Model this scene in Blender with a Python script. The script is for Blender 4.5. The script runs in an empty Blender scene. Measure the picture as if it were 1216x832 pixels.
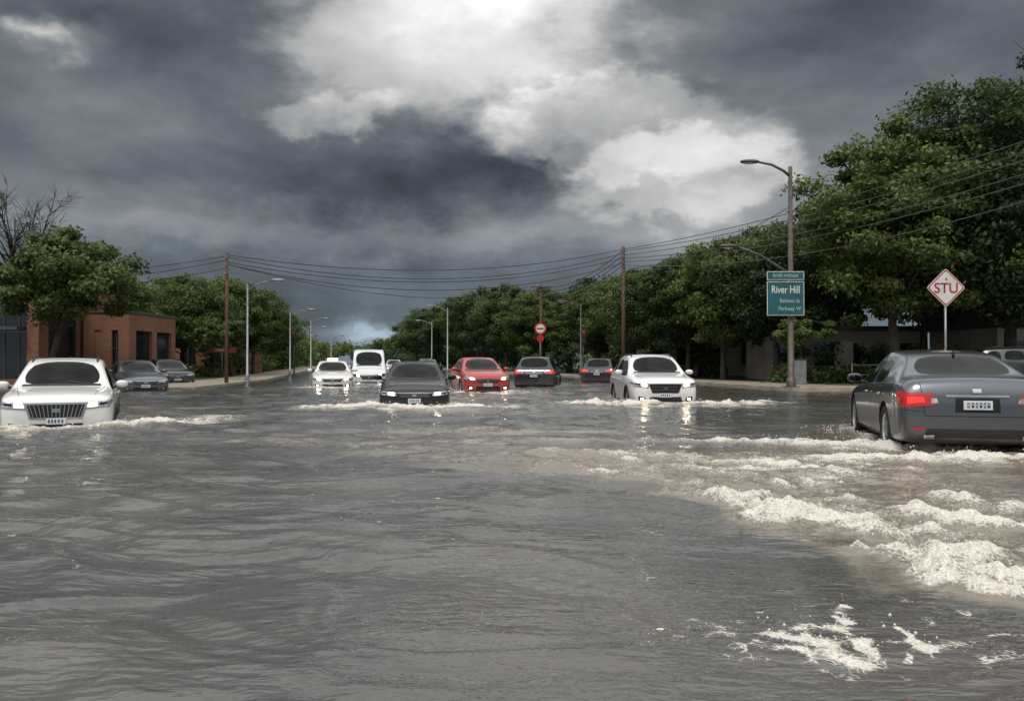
import bpy, bmesh, math, random
import numpy as np
from mathutils import Vector, Matrix
from mathutils.bvhtree import BVHTree
R = math.radians
random.seed(7)
rng = np.random.default_rng(11)
scene = bpy.context.scene
scene.view_settings.view_transform = 'Standard'
scene.view_settings.look = 'None'
scene.view_settings.exposure = 0
COL = scene.collection

# ------------------------------------------------------------------ helpers
def link(o):
    COL.objects.link(o); return o
def empty(name, loc=(0,0,0), rz=0):
    e = bpy.data.objects.new(name, None); e.location = loc; e.rotation_euler = (0,0,rz)
    e.empty_display_size = .2
    return link(e)
def mesh_obj(name, verts, faces, mats=(), smooth=False, parent=None):
    me = bpy.data.meshes.new(name); me.from_pydata([tuple(v) for v in verts], [], faces)
    for m in mats: me.materials.append(m)
    if smooth: me.polygons.foreach_set('use_smooth', [True]*len(me.polygons))
    me.update()
    o = link(bpy.data.objects.new(name, me))
    if parent: o.parent = parent
    return o
def np_mesh(name, V, F, smooth=False):
    """V (n,3), F (m,k) int"""
    me = bpy.data.meshes.new(name)
    V = np.asarray(V, dtype=np.float32); F = np.asarray(F, dtype=np.int32)
    k = F.shape[1]
    me.vertices.add(len(V)); me.vertices.foreach_set('co', V.ravel())
    me.loops.add(F.size); me.loops.foreach_set('vertex_index', F.ravel())
    me.polygons.add(len(F))
    me.polygons.foreach_set('loop_start', np.arange(0, F.size, k, dtype=np.int32))
    me.polygons.foreach_set('loop_total', np.full(len(F), k, dtype=np.int32))
    if smooth: me.polygons.foreach_set('use_smooth', np.ones(len(F), dtype=bool))
    me.update(calc_edges=True)
    return me

class NT:
    def __init__(s, tree): s.t = tree; s.n = tree.nodes; s.l = tree.links
    def new(s, typ, **kw):
        n = s.n.new(typ)
        for k, v in kw.items(): setattr(n, k, v)
        return n
    def put(s, sock, v):
        if v is None: return
        if isinstance(v, bpy.types.NodeSocket): s.l.new(v, sock)
        else: sock.default_value = v
    def math(s, op, a, b=None, c=None, clamp=False):
        n = s.new('ShaderNodeMath', operation=op, use_clamp=clamp)
        s.put(n.inputs[0], a); s.put(n.inputs[1], b); s.put(n.inputs[2], c)
        return n.outputs[0]
    def vmath(s, op, a, b=None):
        n = s.new('ShaderNodeVectorMath', operation=op)
        s.put(n.inputs[0], a); s.put(n.inputs[1], b)
        return n.outputs['Value'] if op == 'DOT_PRODUCT' else n.outputs[0]
    def noise(s, vec, scale, detail=4, rough=.55, dist=0, col=False):
        n = s.new('ShaderNodeTexNoise'); s.put(n.inputs['Vector'], vec)
        n.inputs['Scale'].default_value = scale; n.inputs['Detail'].default_value = detail
        n.inputs['Roughness'].default_value = rough; n.inputs['Distortion'].default_value = dist
        return n.outputs['Color'] if col else n.outputs[0]
    def ss(s, v, a, b, lo=0., hi=1.):
        n = s.new('ShaderNodeMapRange', interpolation_type='SMOOTHSTEP')
        s.put(n.inputs[0], v)
        for i, x in enumerate((a, b, lo, hi)): s.put(n.inputs[i+1], x)
        return n.outputs[0]
    def mix(s, f, a, b, mode='MIX'):
        n = s.new('ShaderNodeMix', data_type='RGBA', blend_type=mode)
        s.put(n.inputs[0], f); s.put(n.inputs[6], a); s.put(n.inputs[7], b)
        return n.outputs[2]
    def xyz(s, x, y, z):
        n = s.new('ShaderNodeCombineXYZ'); s.put(n.inputs[0], x); s.put(n.inputs[1], y); s.put(n.inputs[2], z)
        return n.outputs[0]
    def sep(s, v):
        n = s.new('ShaderNodeSeparateXYZ'); s.put(n.inputs[0], v); return n.outputs
def c4(c): return (c[0], c[1], c[2], 1.)
def newmat(name):
    m = bpy.data.materials.new(name); m.use_nodes = True
    nt = NT(m.node_tree); b = nt.n['Principled BSDF']
    return m, nt, b
def mat(name, col, rough=.6, metal=0., var=.25, vscale=4., coat=0., emit=None, estr=0., bump=0., bscale=30., spec=None):
    m, nt, b = newmat(name)
    tc = nt.new('ShaderNodeTexCoord')
    n = nt.noise(tc.outputs['Object'], vscale, 5, .6)
    f = nt.ss(n, .3, .7)
    dark = tuple(x*(1-var) for x in col); lite = tuple(min(1, x*(1+var)) for x in col)
    nt.l.new(nt.mix(f, c4(dark), c4(lite)), b.inputs['Base Color'])
    b.inputs['Roughness'].default_value = rough; b.inputs['Metallic'].default_value = metal
    b.inputs['Coat Weight'].default_value = coat; b.inputs['Coat Roughness'].default_value = .04
    if spec is not None: b.inputs['Specular IOR Level'].default_value = spec
    if emit: b.inputs['Emission Color'].default_value = c4(emit); b.inputs['Emission Strength'].default_value = estr
    if bump:
        bp = nt.new('ShaderNodeBump'); bp.inputs['Strength'].default_value = bump; bp.inputs['Distance'].default_value = .02
        nt.l.new(nt.noise(tc.outputs['Object'], bscale, 4), bp.inputs['Height']); nt.l.new(bp.outputs[0], b.inputs['Normal'])
    return m
def box(name, x0, x1, y0, y1, z0, z1, m, parent=None, bev=0.):
    v = [(x0,y0,z0),(x1,y0,z0),(x1,y1,z0),(x0,y1,z0),(x0,y0,z1),(x1,y0,z1),(x1,y1,z1),(x0,y1,z1)]
    f = [(0,3,2,1),(4,5,6,7),(0,1,5,4),(1,2,6,5),(2,3,7,6),(3,0,4,7)]
    o = mesh_obj(name, v, f, [m], parent=parent)
    if bev:
        md = o.modifiers.new('b', 'BEVEL'); md.width = bev; md.segments = 2
    return o
def tube_data(pts, rad, n=8, V=None, F=None):
    """append a tapered tube following pts"""
    if V is None: V = []; F = []
    pts = [Vector(p) for p in pts]
    up0 = None
    base = len(V)
    for i, p in enumerate(pts):
        d = (pts[min(i+1, len(pts)-1)] - pts[max(i-1, 0)]).normalized()
        a = Vector((1,0,0)) if abs(d.x) < .8 else Vector((0,1,0))
        if up0 is not None: a = up0
        u = (a - d*a.dot(d)).normalized(); w = d.cross(u); up0 = u
        for k in range(n):
            t = 2*math.pi*k/n
            V.append(tuple(p + (u*math.cos(t)+w*math.sin(t))*rad[i]))
    for i in range(len(pts)-1):
        for k in range(n):
            a = base+i*n+k; b = base+i*n+(k+1)%n
            F.append((a, b, b+n, a+n))
    F.append(tuple(base+k for k in reversed(range(n))))
    F.append(tuple(base+(len(pts)-1)*n+k for k in range(n)))
    return V, F
def tube(name, pts, rad, m, parent=None, n=8):
    if not isinstance(rad, (list, tuple)): rad = [rad]*len(pts)
    V, F = tube_data(pts, rad, n)
    return mesh_obj(name, V, F, [m], smooth=True, parent=parent)
def ellipsoid(name, loc, s, m, parent=None, seg=16, rings=10, power=1.):
    V = []; F = []
    for i in range(rings+1):
        th = math.pi*i/rings
        for j in range(seg):
            ph = 2*math.pi*j/seg
            d = [math.sin(th)*math.cos(ph), math.sin(th)*math.sin(ph), math.cos(th)]
            d = [math.copysign(abs(q)**power, q) for q in d]
            V.append((loc[0]+s[0]*d[0], loc[1]+s[1]*d[1], loc[2]+s[2]*d[2]))
    for i in range(rings):
        for j in range(seg):
            a = i*seg+j; b = i*seg+(j+1)%seg
            F.append((a, a+seg, b+seg, b))
    return mesh_obj(name, V, F, [m], smooth=True, parent=parent)
def text_obj(name, s, size, m, parent, mtx, sx=1.):
    cu = bpy.data.curves.new(name, 'FONT'); cu.body = s; cu.size = size
    cu.align_x = 'CENTER'; cu.align_y = 'CENTER'; cu.offset = size*.012
    tmp = bpy.data.objects.new(name+'_t', cu); COL.objects.link(tmp)
    dg = bpy.context.evaluated_depsgraph_get()
    me = bpy.data.meshes.new_from_object(tmp.evaluated_get(dg))
    bpy.data.objects.remove(tmp)
    me.materials.clear(); me.materials.append(m)
    o = link(bpy.data.objects.new(name, me)); o.parent = parent
    o.matrix_local = mtx @ Matrix.Diagonal((sx,1,1,1))
    return o

# numpy gradient noise
_perm = rng.permutation(256); _perm = np.concatenate([_perm, _perm])
_ang = rng.random(256)*2*np.pi
def perlin(x, y, seed=0):
    x = x + seed*17.31; y = y + seed*9.77
    xi = np.floor(x).astype(int); yi = np.floor(y).astype(int)
    xf = x-xi; yf = y-yi
    def g(ix, iy, fx, fy):
        h = _perm[(_perm[ix & 255] + iy) & 255]
        a = _ang[h]; return np.cos(a)*fx + np.sin(a)*fy
    u = xf**3*(xf*(xf*6-15)+10); v = yf**3*(yf*(yf*6-15)+10)
    n0 = g(xi, yi, xf, yf)*(1-u) + g(xi+1, yi, xf-1, yf)*u
    n1 = g(xi, yi+1, xf, yf-1)*(1-u) + g(xi+1, yi+1, xf-1, yf-1)*u
    return (n0*(1-v)+n1*v)*1.5
def fbm(x, y, o=4, seed=0):
    s = 0; a = 1.; t = 0
    for i in range(o):
        s = s + a*perlin(x*2**i, y*2**i, seed+i); t += a; a *= .5
    return s/t

# ------------------------------------------------------------------ camera
cam = bpy.data.cameras.new('camera'); cam.lens = 29.6; cam.sensor_width = 36; cam.clip_end = 6000; cam.clip_start = .05
co = link(bpy.data.objects.new('camera', cam)); co.location = (0,0,1.2); co.rotation_euler = (R(90.69), 0, 0)
scene.camera = co

# ------------------------------------------------------------------ world / sky
SUN_EL, SUN_AZ = R(58), R(200)      # azimuth measured clockwise from +Y : behind and slightly left
w = bpy.data.worlds.new('World'); scene.world = w; w.use_nodes = True
nt = NT(w.node_tree); bg = nt.n['Background']
sky = nt.new('ShaderNodeTexSky', sky_type='NISHITA'); sky.sun_disc = False
sky.sun_elevation = SUN_EL; sky.sun_rotation = SUN_AZ
tc = nt.new('ShaderNodeTexCoord'); D = tc.outputs['Generated']
dx, dy, dz = nt.sep(D)[:3]
az0 = nt.math('ARCTAN2', dx, dy); el0 = nt.math('ARCSINE', dz)
wc = nt.noise(nt.vmath('MULTIPLY', D, (1,1,1.8)), 4.2, 2, .55, col=True)
wx, wy, wz = nt.sep(wc)[:3]
wc2 = nt.noise(nt.vmath('MULTIPLY', D, (1,1,1.5)), 15, 4, .58, col=True)
vx, vy, vz = nt.sep(wc2)[:3]
az = nt.math('ADD', az0, nt.math('ADD', nt.math('MULTIPLY', nt.math('SUBTRACT', wx, .5), .20), nt.math('MULTIPLY', nt.math('SUBTRACT', vx, .5), .11)))
el = nt.math('ADD', el0, nt.math('ADD', nt.math('MULTIPLY', nt.math('SUBTRACT', wy, .5), .10), nt.math('MULTIPLY', nt.math('SUBTRACT', vy, .5), .085)))
P = nt.xyz(az, el, 0.)
den = nt.math('ADD', nt.math('MAXIMUM', dz, 0.), .22)
Q = nt.xyz(nt.math('DIVIDE', dx, den), nt.math('DIVIDE', dy, den), nt.math('MULTIPLY', dz, 4.))
f1 = nt.noise(Q, 1.15, 5, .52, .4)
f2 = nt.noise(nt.vmath('MULTIPLY', D, (1,1,2.2)), 8, 6, .56)
# clouds : azimuth, elevation, half sizes (rad), weight, crisp edge?
B = [(-.08,.370,.22,.100,.26,1),(-.03,.415,.15,.06,.26,0),(-.51,.325,.035,.016,.34,0),(-.22,.285,.085,.024,.18,1),
     (-.43,.355,.22,.045,-.11,0),(-.36,.24,.28,.045,-.10,0),(-.17,.195,.15,.032,-.17,0),(.00,.232,.12,.020,-.14,0),
     (.130,.270,.15,.055,.22,2),(.195,.218,.12,.052,.22,2),(.25,.180,.13,.05,.16,0),(.0,.15,.18,.03,.12,0),(.03,.32,.09,.04,.16,0),
     (.38,.36,.17,.065,-.10,0),(-.28,.10,.30,.045,-.11,0),(-.15,.034,.07,.014,.36,0),
     (-.48,.25,.14,.03,.08,0),(-.38,.15,.22,.022,.07,0),(-.02,.42,.06,.03,.14,0)]
S = nt.math('ADD', .470, nt.math('MULTIPLY', nt.math('SUBTRACT', f1, .5), .34))
S = nt.math('ADD', S, nt.math('MULTIPLY', nt.math('SUBTRACT', f2, .5), .25))
fe = nt.math('MULTIPLY', nt.math('SUBTRACT', f2, .5), 1.0)
for (a, e, sa, se, wt, hard) in B:
    d = nt.vmath('MULTIPLY', nt.vmath('SUBTRACT', P, (a, e, 0)), (1/sa, 1/se, 0))
    g = nt.math('EXPONENT', nt.math('MULTIPLY', nt.vmath('DOT_PRODUCT', d, d), -1.))
    if hard: g = nt.math('MULTIPLY', nt.ss(nt.math('ADD', g, fe), *((.20,.66) if hard==1 else (.26,.52))), nt.math('ADD', nt.math('MULTIPLY', g, .6), .5))
    S = nt.math('MULTIPLY_ADD', g, wt, S)
S = nt.math('ADD', S, nt.ss(el0, .42, .75, 0., .55))
S = nt.math('ADD', S, nt.ss(dy, .25, -.5, 0., .25))
S = nt.math('MINIMUM', nt.math('MAXIMUM', S, .2), 1.16)
lin = nt.math('POWER', S, 2.2)
tint = nt.mix(nt.ss(S, .28, .75), (.84,.99,1.15,1), (1.0,1.0,.985,1))
tint = nt.mix(nt.ss(el0, .18, .02), tint, (.78,.98,1.18,1), 'MIX')
cl = nt.vmath('MULTIPLY', tint, nt.xyz(lin, lin, lin))
cl = nt.vmath('MULTIPLY', cl, (10., 10., 10.))
colr = nt.mix(.97, sky.outputs[0], cl)
nt.l.new(colr, bg.inputs['Color']); bg.inputs['Strength'].default_value = .1

sl = bpy.data.lights.new('sun', 'SUN'); sl.energy = 1.5; sl.angle = R(16); sl.color = (1,.96,.9)
so = link(bpy.data.objects.new('sun', sl))
sd = Vector((math.sin(SUN_AZ)*math.cos(SUN_EL), math.cos(SUN_AZ)*math.cos(SUN_EL), math.sin(SUN_EL)))
so.rotation_euler = sd.to_track_quat('Z', 'Y').to_euler(); so.location = (0,-20,40)

# ------------------------------------------------------------------ cars spec (x, y, heading deg, depth)
CARS = [
 dict(name='suv_car', kind='suv', x=-9.05, y=17.1, th=24, dep=.40, col=(.78,.78,.77), met=0., face='big', lights=3.),
 dict(name='sedan_car', kind='sedan', x=-2.72, y=23.7, th=6, dep=.26, col=(.006,.0065,.008), met=.0, face='std', lights=6.),
 dict(name='suv_car', kind='suv', x=4.15, y=25.3, th=1, dep=.27, col=(.80,.80,.79), met=0., face='std', lights=12),
 dict(name='hatchback_car', kind='hatch', x=-1.33, y=33., th=12, dep=.16, col=(.45,.012,.012), met=.1, face='std', lights=9),
 dict(name='suv_car', kind='suv', x=1.25, y=39.8, th=173, dep=.26, col=(.02,.025,.035), met=.3, face='std', lights=0),
 dict(name='taxi_car', kind='sedan', x=-8.35, y=39.2, th=12, dep=.24, col=(.75,.74,.70), met=0., face='std', lights=16),
 dict(name='passenger_van', kind='van', x=-8.2, y=48.2, th=10, dep=.42, col=(.72,.74,.76), met=0., face='std', lights=4),
 dict(name='sedan_car', kind='sedan', x=6.40, y=12.85, th=166, dep=.08, col=(.10,.11,.13), met=.6, face='std', lights=0),
 dict(name='parked_car', kind='sedan', x=-15.3, y=34.2, th=33, dep=.22, col=(.10,.11,.13), met=.5, face='std', lights=0),
 dict(name='parked_car', kind='hatch', x=-17.6, y=43., th=35, dep=.2, col=(.02,.02,.025), met=.3, face='std', lights=0),
 dict(name='parked_car', kind='suv', x=5.35, y=47.5, th=160, dep=.3, col=(.03,.03,.035), met=.3, face='std', lights=0),
 dict(name='parked_car', kind='suv', x=22.3, y=36.6, th=75, dep=-.12, col=(.05,.055,.06), met=.5, face='std', lights=0),
 dict(name='hatchback_car', kind='hatch', x=-6.6, y=66., th=8, dep=.2, col=(.04,.05,.06), met=.3, face='std', lights=0),
 dict(name='hatchback_car', kind='hatch', x=-11.5, y=82., th=8, dep=.2, col=(.5,.5,.5), met=.3, face='std', lights=3),
 dict(name='suv_car', kind='suv', x=-8.6, y=88., th=172, dep=.2, col=(.06,.06,.07), met=.3, face='std', lights=0),
]

# ------------------------------------------------------------------ banks
RB = [(11,33),(9.2,43),(6,55),(0,72),(-6,95),(-13,125),(-38,240),(-75,420)]
LB = [(-13,34.5),(-14.5,50),(-17,63),(-24,100),(-30,130),(-50,240),(-88,420)]

# ------------------------------------------------------------------ water surface (one sheet to the horizon)
def water():
    ang_f = np.linspace(R(-37), R(37), 1000)
    ang_s = np.linspace(R(37), R(323), 90)[1:-1]
    ang = np.concatenate([ang_f, ang_s])
    rr = np.concatenate([[.05,.8,1.6,2.2], 2.5*np.exp(np.linspace(0, math.log(70/2.5), 700)), 70*np.exp(np.linspace(0, math.log(50), 40))[1:]])
    A, Rr = np.meshgrid(ang, rr)
    X = np.sin(A)*Rr; Y = np.cos(A)*Rr
    t = R(-13); xr = X*math.cos(t)+Y*math.sin(t); yr = -X*math.sin(t)+Y*math.cos(t)
    wxx = fbm(X*.35, Y*.35, 3, 5)*1.3
    yw = yr + wxx*.8 + perlin(X*.9, Y*.9, 15)*.10
    def crest(n): return 1-2*np.sqrt(n*n+.014)
    sw = perlin(xr/2.6, yw/.95, 1)*.072 + crest(perlin(xr/2.2, yw/.66, 2))*.028 + crest(perlin(xr/1.4+5, yw/.34, 12))*.017 + perlin(xr/1.2+3, yw/.25, 3)*.022 + crest(perlin(xr/.8, yw/.17, 4))*.0070 + perlin(X/.4, yw/.09, 6)*.0045 + perlin(X/.22, yw/.055, 16)*.0020
    sw2 = perlin((X*.8+Y*.5)/1.1, (Y*.8-X*.5)/.50, 8)*.022 + perlin((X*.9+Y*.4)/.45, (Y*.9-X*.4)/.18, 7)*.006
    mod = .55+.65*np.clip(fbm(X*.16+4, Y*.12, 3, 9)+.38, 0, 1)
    calm = 1/(1+np.exp(-( -X*.9 + 1.2 + (Y-6)*.15)*1.2))
    H = (sw+sw2)*mod*(.50+.68*calm)
    far = np.clip((Rr-25)/45, 0, 1)
    H *= (1-far*.75)
    foam = np.zeros_like(X); churn = np.zeros_like(X)
    PL = np.array([(-3.2,11.6),(-1.3,10.3),(.3,9.1),(1.30,8.05),(1.60,7.3),(1.95,6.6),(2.05,5.6),(2.40,5.0),(2.38,4.5),(2.62,4.05),(3.2,3.5),(4.5,2.5)])
    best = np.full(X.shape, 1e9); side = np.zeros_like(X); tpos = np.zeros_like(X)
    wX = X + fbm(X*.9, Y*.9, 5, 21)*1.0; wY = Y + fbm(X*.9+9, Y*.9, 5, 25)*1.0
    near = (np.abs(A) < R(60)) & (Rr < 30)
    for i in range(len(PL)-1):
        a = PL[i]; b = PL[i+1]; ab = b-a; L2 = (ab**2).sum()
        tt = np.clip(((wX-a[0])*ab[0]+(wY-a[1])*ab[1])/L2, 0, 1)
        ddx = wX-(a[0]+tt*ab[0]); ddy = wY-(a[1]+tt*ab[1])
        dd = np.hypot(ddx, ddy)
        cr = ab[0]*ddy-ab[1]*ddx
        m = dd < best
        best = np.where(m, dd, best); side = np.where(m, np.sign(cr), side); tpos = np.where(m, i+tt, tpos)
    sdist = best*side                 # positive = behind the front (far / right side)
    inten = np.clip((tpos-.3)/5., .20, 1)
    inten = inten*np.clip((11.3-tpos)/1.5, 0, 1)
    tex = fbm(X*2.3, Y*2.3, 5, 31); tex2 = fbm(X*6.5, Y*6.5, 4, 35); strk = fbm(xr*.9, yw*3.2, 5, 39)
    gate = np.clip(.75+1.1*perlin(X*.75, Y*.75, 91), .25, 1.25)
    ridge = np.exp(-((sdist-.20)/.20)**2)*gate
    band = np.where(sdist > 0, np.exp(-(np.maximum(sdist,0)/2.9)**2), np.exp(-(sdist/.06)**2))
    H += inten*near*(ridge*(.050+.075*tex+.050*tex2) + band*(.060*tex+.038*tex2+.03*strk+.015))
    foam += near*inten*(ridge*.75 + band*(.54+.8*tex+.95*strk))
    for dd_, sd_, ht, fo in ((.75,41,.050,.65),(1.35,43,.045,.6),(2.05,45,.035,.55),(2.9,47,.03,.4)):
        rg = np.exp(-((sdist-dd_-.6*perlin(X*.9,Y*.9,sd_))/.17)**2)*np.clip((tpos-1.)/4,.12,1)*near*np.clip(.5+1.8*perlin(X*.8,Y*.8,sd_+20),0,1.3)
        H += rg*(ht+ht*1.2*tex+.03*tex2); foam += rg*(fo+.7*tex)
    churn += near*np.where(sdist > 0, np.exp(-(np.maximum(sdist,0)/3.8)**2), np.exp(-(sdist/.25)**2))*np.clip(inten*1.6,0,1)
    def ell(cx, cy, sx, sy, s, h, rot=0., k=1.2):
        nonlocal H, foam, churn
        c, s_ = math.cos(rot), math.sin(rot)
        u = (X-cx)*c+(Y-cy)*s_; v = -(X-cx)*s_+(Y-cy)*c
        v = v + perlin(X*1.1, Y*1.1, 51)*sy*.9
        g = np.exp(-(u/sx)**2-(v/sy)**2)
        H += g*(h+h*1.4*tex+h*.7*tex2); foam += g*s*(1+k*tex+.5*strk); churn += g*.8
    for c in CARS[:10]:
        th = R(c['th']); hx, hy = math.sin(th), -math.cos(th)
        u = (X-c['x'])*hx+(Y-c['y'])*hy; v = -(X-c['x'])*hy+(Y-c['y'])*hx
        d = np.hypot(np.maximum(np.abs(u)-2.15, 0), np.maximum(np.abs(v)-.75, 0))-.16
        g = np.exp(-(np.maximum(d,0)/.34)**2)
        mv = 1. if c['name'] != 'parked_car' else .25
        H += g*(.02+.05*tex)*mv; foam += g*(.60+.7*tex)*mv; churn += np.exp(-(np.maximum(d,0)/1.1)**2)*.6*mv
    ell(-1.5, 20.6, 2.1, .6, 1.15, .09); ell(-4.2, 20.9, 1.7, .55, 1.1, .08); ell(-3.0,19.6,3.2,.5,.6,.03)
    ell(2.5, 22.5, 1.6, .6, 1.25, .12); ell(5.7, 22.3, 1.5, .6, 1.25, .11); ell(4.3, 21.2, 3.2, .5, .7,.04); ell(6.9,23.5,1.2,.5,.95,.06)
    ell(-6.4, 15.3, .9, .7, 1.15, .10); ell(-8.2, 14.2, 1.7, .45, .95, .06); ell(-5.9,17.,.7,1.2,.8,.06)
    ell(3.7, 12.1, 1.6, .40, 1.1, .07, R(-12)); ell(5.1, 11.3, 1.1, .45, 1.05, .06); ell(6.0, 9.9, 1.5, .42, .9, .06); ell(4.6,10.0,1.3,.35,.75,.04)
    ell(3.0, 9.2, 2.0,.8,.5,.03); ell(.5,14.,3.,.5,.42,.02); ell(-.5,12.2,2.6,.45,.42,.02); ell(1.6,10.6,2.2,.6,.5,.03)
    ell(-1., 30., 2.2, .7, .9, .05); ell(-7.8, 36.2, 2.0, .7, .8, .04)
    lace = 1-np.abs(perlin(X*4.2+tex*.8, Y*4.2, 61))*3.2
    def patch(cx, cy, sx, sy, s, rot=0):
        nonlocal foam
        c, s_ = math.cos(rot), math.sin(rot)
        wx2 = X+fbm(X*2.5,Y*2.5,4,71)*.3; wy2 = Y+fbm(X*2.5+5,Y*2.5,4,75)*.3
        u = (wx2-cx)*c+(wy2-cy)*s_; v = -(wx2-cx)*s_+(wy2-cy)*c
        foam += np.exp(-(u/sx)**2-(v/sy)**2)*s*(.50+.50*lace)
    patch(1.30, 3.52, .55, .15, 1.25, -.15); patch(1.62, 3.42, .36, .11, 1.1, .1); patch(1.12,3.62,.25,.07,1.); patch(1.50,3.85,.11,.14,1.1); patch(1.45,3.72,.3,.07,1.)
    patch(1.05,3.3,.24,.04,.8); patch(1.75,3.25,.3,.03,.8); patch(1.9,3.9,.14,.07,.9); patch(1.2,4.05,.1,.05,.8)
    sp = perlin(X*9, Y*9, 81)
    foam += np.clip((sp-.46)*6, 0, 1)*np.exp(-((X-1.7)/1.0)**2-((Y-3.8)/.9)**2)*.9
    V = np.stack([X, Y, H], -1).reshape(-1, 3)
    nr, na = X.shape
    i = np.arange(nr-1)[:, None]*na; j = np.arange(na)[None, :]; j2 = (j+1) % na
    F = np.stack([i+j, i+j2, i+na+j2, i+na+j], -1).reshape(-1, 4)[:, ::-1]
    me = np_mesh('flood_water', V, F, True)
    for nm, arr in (('foam', foam), ('churn', churn)):
        at = me.attributes.new(nm, 'FLOAT', 'POINT'); at.data.foreach_set('value', np.clip(arr, 0, 2).astype(np.float32).ravel())
    m, nt, b = newmat('muddy_water')
    tc = nt.new('ShaderNodeTexCoord'); O = tc.outputs['Object']
    fa = nt.new('ShaderNodeAttribute', attribute_name='foam').outputs['Fac']
    ca = nt.new('ShaderNodeAttribute', attribute_name='churn').outputs['Fac']
    n1 = nt.noise(O, .35, 3, .6); n2 = nt.noise(O, 22, 5, .7); n3 = nt.noise(O, 70, 2, .6)
    base = nt.mix(nt.ss(n1, .35, .65), (.074,.074,.072,1), (.112,.106,.095,1))
    base = nt.mix(nt.math('MULTIPLY', nt.ss(ca, .05, .9), .7), base, (.27,.23,.18,1))
    vor = nt.new('ShaderNodeTexVoronoi', feature='DISTANCE_TO_EDGE'); vor.inputs['Scale'].default_value = 26
    wv = nt.vmath('ADD', O, nt.vmath('MULTIPLY', nt.noise(O, 9, 2, .6, col=True), (.12,.12,.0)))
    nt.l.new(wv, vor.inputs['Vector'])
    lac = nt.ss(vor.outputs['Distance'], .0, .16, .22, -.12)
    fm = nt.math('ADD', nt.math('ADD', fa, nt.math('MULTIPLY', nt.math('SUBTRACT', n2, .5), 1.0)), lac)
    mask = nt.ss(fm, .52, 1.12)
    fcol = nt.mix(nt.ss(n3, .3, .7), (.50,.46,.40,1), (.80,.77,.71,1))
    nt.l.new(nt.mix(mask, base, fcol), b.inputs['Base Color'])
    nt.l.new(nt.math('ADD', .06, nt.math('MULTIPLY', mask, .7)), b.inputs['Roughness'])
    b.inputs['IOR'].default_value = 1.6
    nt.l.new(nt.math('MULTIPLY_ADD', mask, -.4, .6), b.inputs['Specular IOR Level'])
    st = nt.vmath('MULTIPLY', O, (1., 2.8, 1.))
    hh = nt.noise(st, 6.0, 3, .5, .2)
    bp = nt.new('ShaderNodeBump'); bp.inputs['Strength'].default_value = .6; bp.inputs['Distance'].default_value = .025
    nt.l.new(hh, bp.inputs['Height']); nt.l.new(bp.outputs[0], b.inputs['Normal'])
    me.materials.append(m)
    link(bpy.data.objects.new('flood_water', me))
    sel = np.where((foam.ravel() > .95) & (Rr.ravel() < 26) & (np.abs(A.ravel()) < R(40)))[0]
    pick = rng.choice(sel, size=min(1500, len(sel)), replace=False)
    OV = np.array([(1,0,0),(-1,0,0),(0,1,0),(0,-1,0),(0,0,1),(0,0,-1)], float)
    OF = np.array([(0,2,4),(2,1,4),(1,3,4),(3,0,4),(2,0,5),(1,2,5),(3,1,5),(0,3,5)])
    cs = V[pick] + np.stack([rng.normal(0,.03,len(pick)), rng.normal(0,.03,len(pick)), np.abs(rng.normal(0,.035,len(pick)))], -1)
    sz = (.002+.006*rng.random(len(pick))**3)*(1+np.hypot(V[pick,0],V[pick,1])*.07)
    VV = (OV[None]*sz[:,None,None] + cs[:,None]).reshape(-1,3)
    FF = (OF[None] + (np.arange(len(pick))*6)[:,None,None]).reshape(-1,3)
    sc=[]
    for c in CARS[:8]:
        th=R(c['th']); hx,hy=math.sin(th),-math.cos(th); n=150
        for s in (-1,1):
            u=rng.normal(1.75 if c['th']<150 else 1.2,.35,n); v=s*(.95+np.abs(rng.normal(0,.28,n))); z=np.abs(rng.normal(0,.09,n))*np.exp(-(np.abs(v)-.95))
            sc.append(np.stack([c['x']+hx*u-hy*v, c['y']+hy*u+hx*v, z],-1))
    sc=np.concatenate(sc); ss_=(.005+.013*rng.random(len(sc))**3)
    V3=(OV[None]*ss_[:,None,None]+sc[:,None]).reshape(-1,3); F3=(OF[None]+(np.arange(len(sc))*6)[:,None,None]).reshape(-1,3)+len(VV)
    me2 = np_mesh('foam_spray', np.concatenate([VV,V3]), np.concatenate([FF,F3]), True); me2.materials.append(mat('spray_white', (.66,.63,.58), .4, var=.1))
    link(bpy.data.objects.new('foam_spray', me2))
water()

# ------------------------------------------------------------------ ground
asph = mat('wet_asphalt', (.05,.05,.05), .5, var=.3, vscale=1.5, bump=.3)
def ground():
    xs = np.concatenate([[-3000,-600,-120], np.linspace(-40, 40, 81), [120,600,3000]])
    ys = np.concatenate([[-3000,-400,-60], np.linspace(-10, 60, 71), [120,500,3000]])
    X, Y = np.meshgrid(xs, ys)
    Z = -.34 + 0*X
    for c in CARS:
        if c['dep'] > 0: 
            g = np.exp(-(((X-c['x'])**2+(Y-c['y'])**2)/9)**2); Z = Z*(1-g) + (-max(c['dep'],.18)-.004)*g
    V = np.stack([X,Y,Z],-1).reshape(-1,3); n = len(xs)
    F = [(i*n+j, i*n+j+1, (i+1)*n+j+1, (i+1)*n+j) for i in range(len(ys)-1) for j in range(n-1)]
    me = np_mesh('ground', V, F, True); me.materials.append(asph); link(bpy.data.objects.new('ground', me))
ground()
m_side = mat('wet_concrete', (.34,.29,.23), .45, var=.3, vscale=1.2, bump=.3)
m_grass = mat('grass_ground', (.055,.075,.03), .9, var=.5, vscale=2., bump=1., bscale=12)
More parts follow.
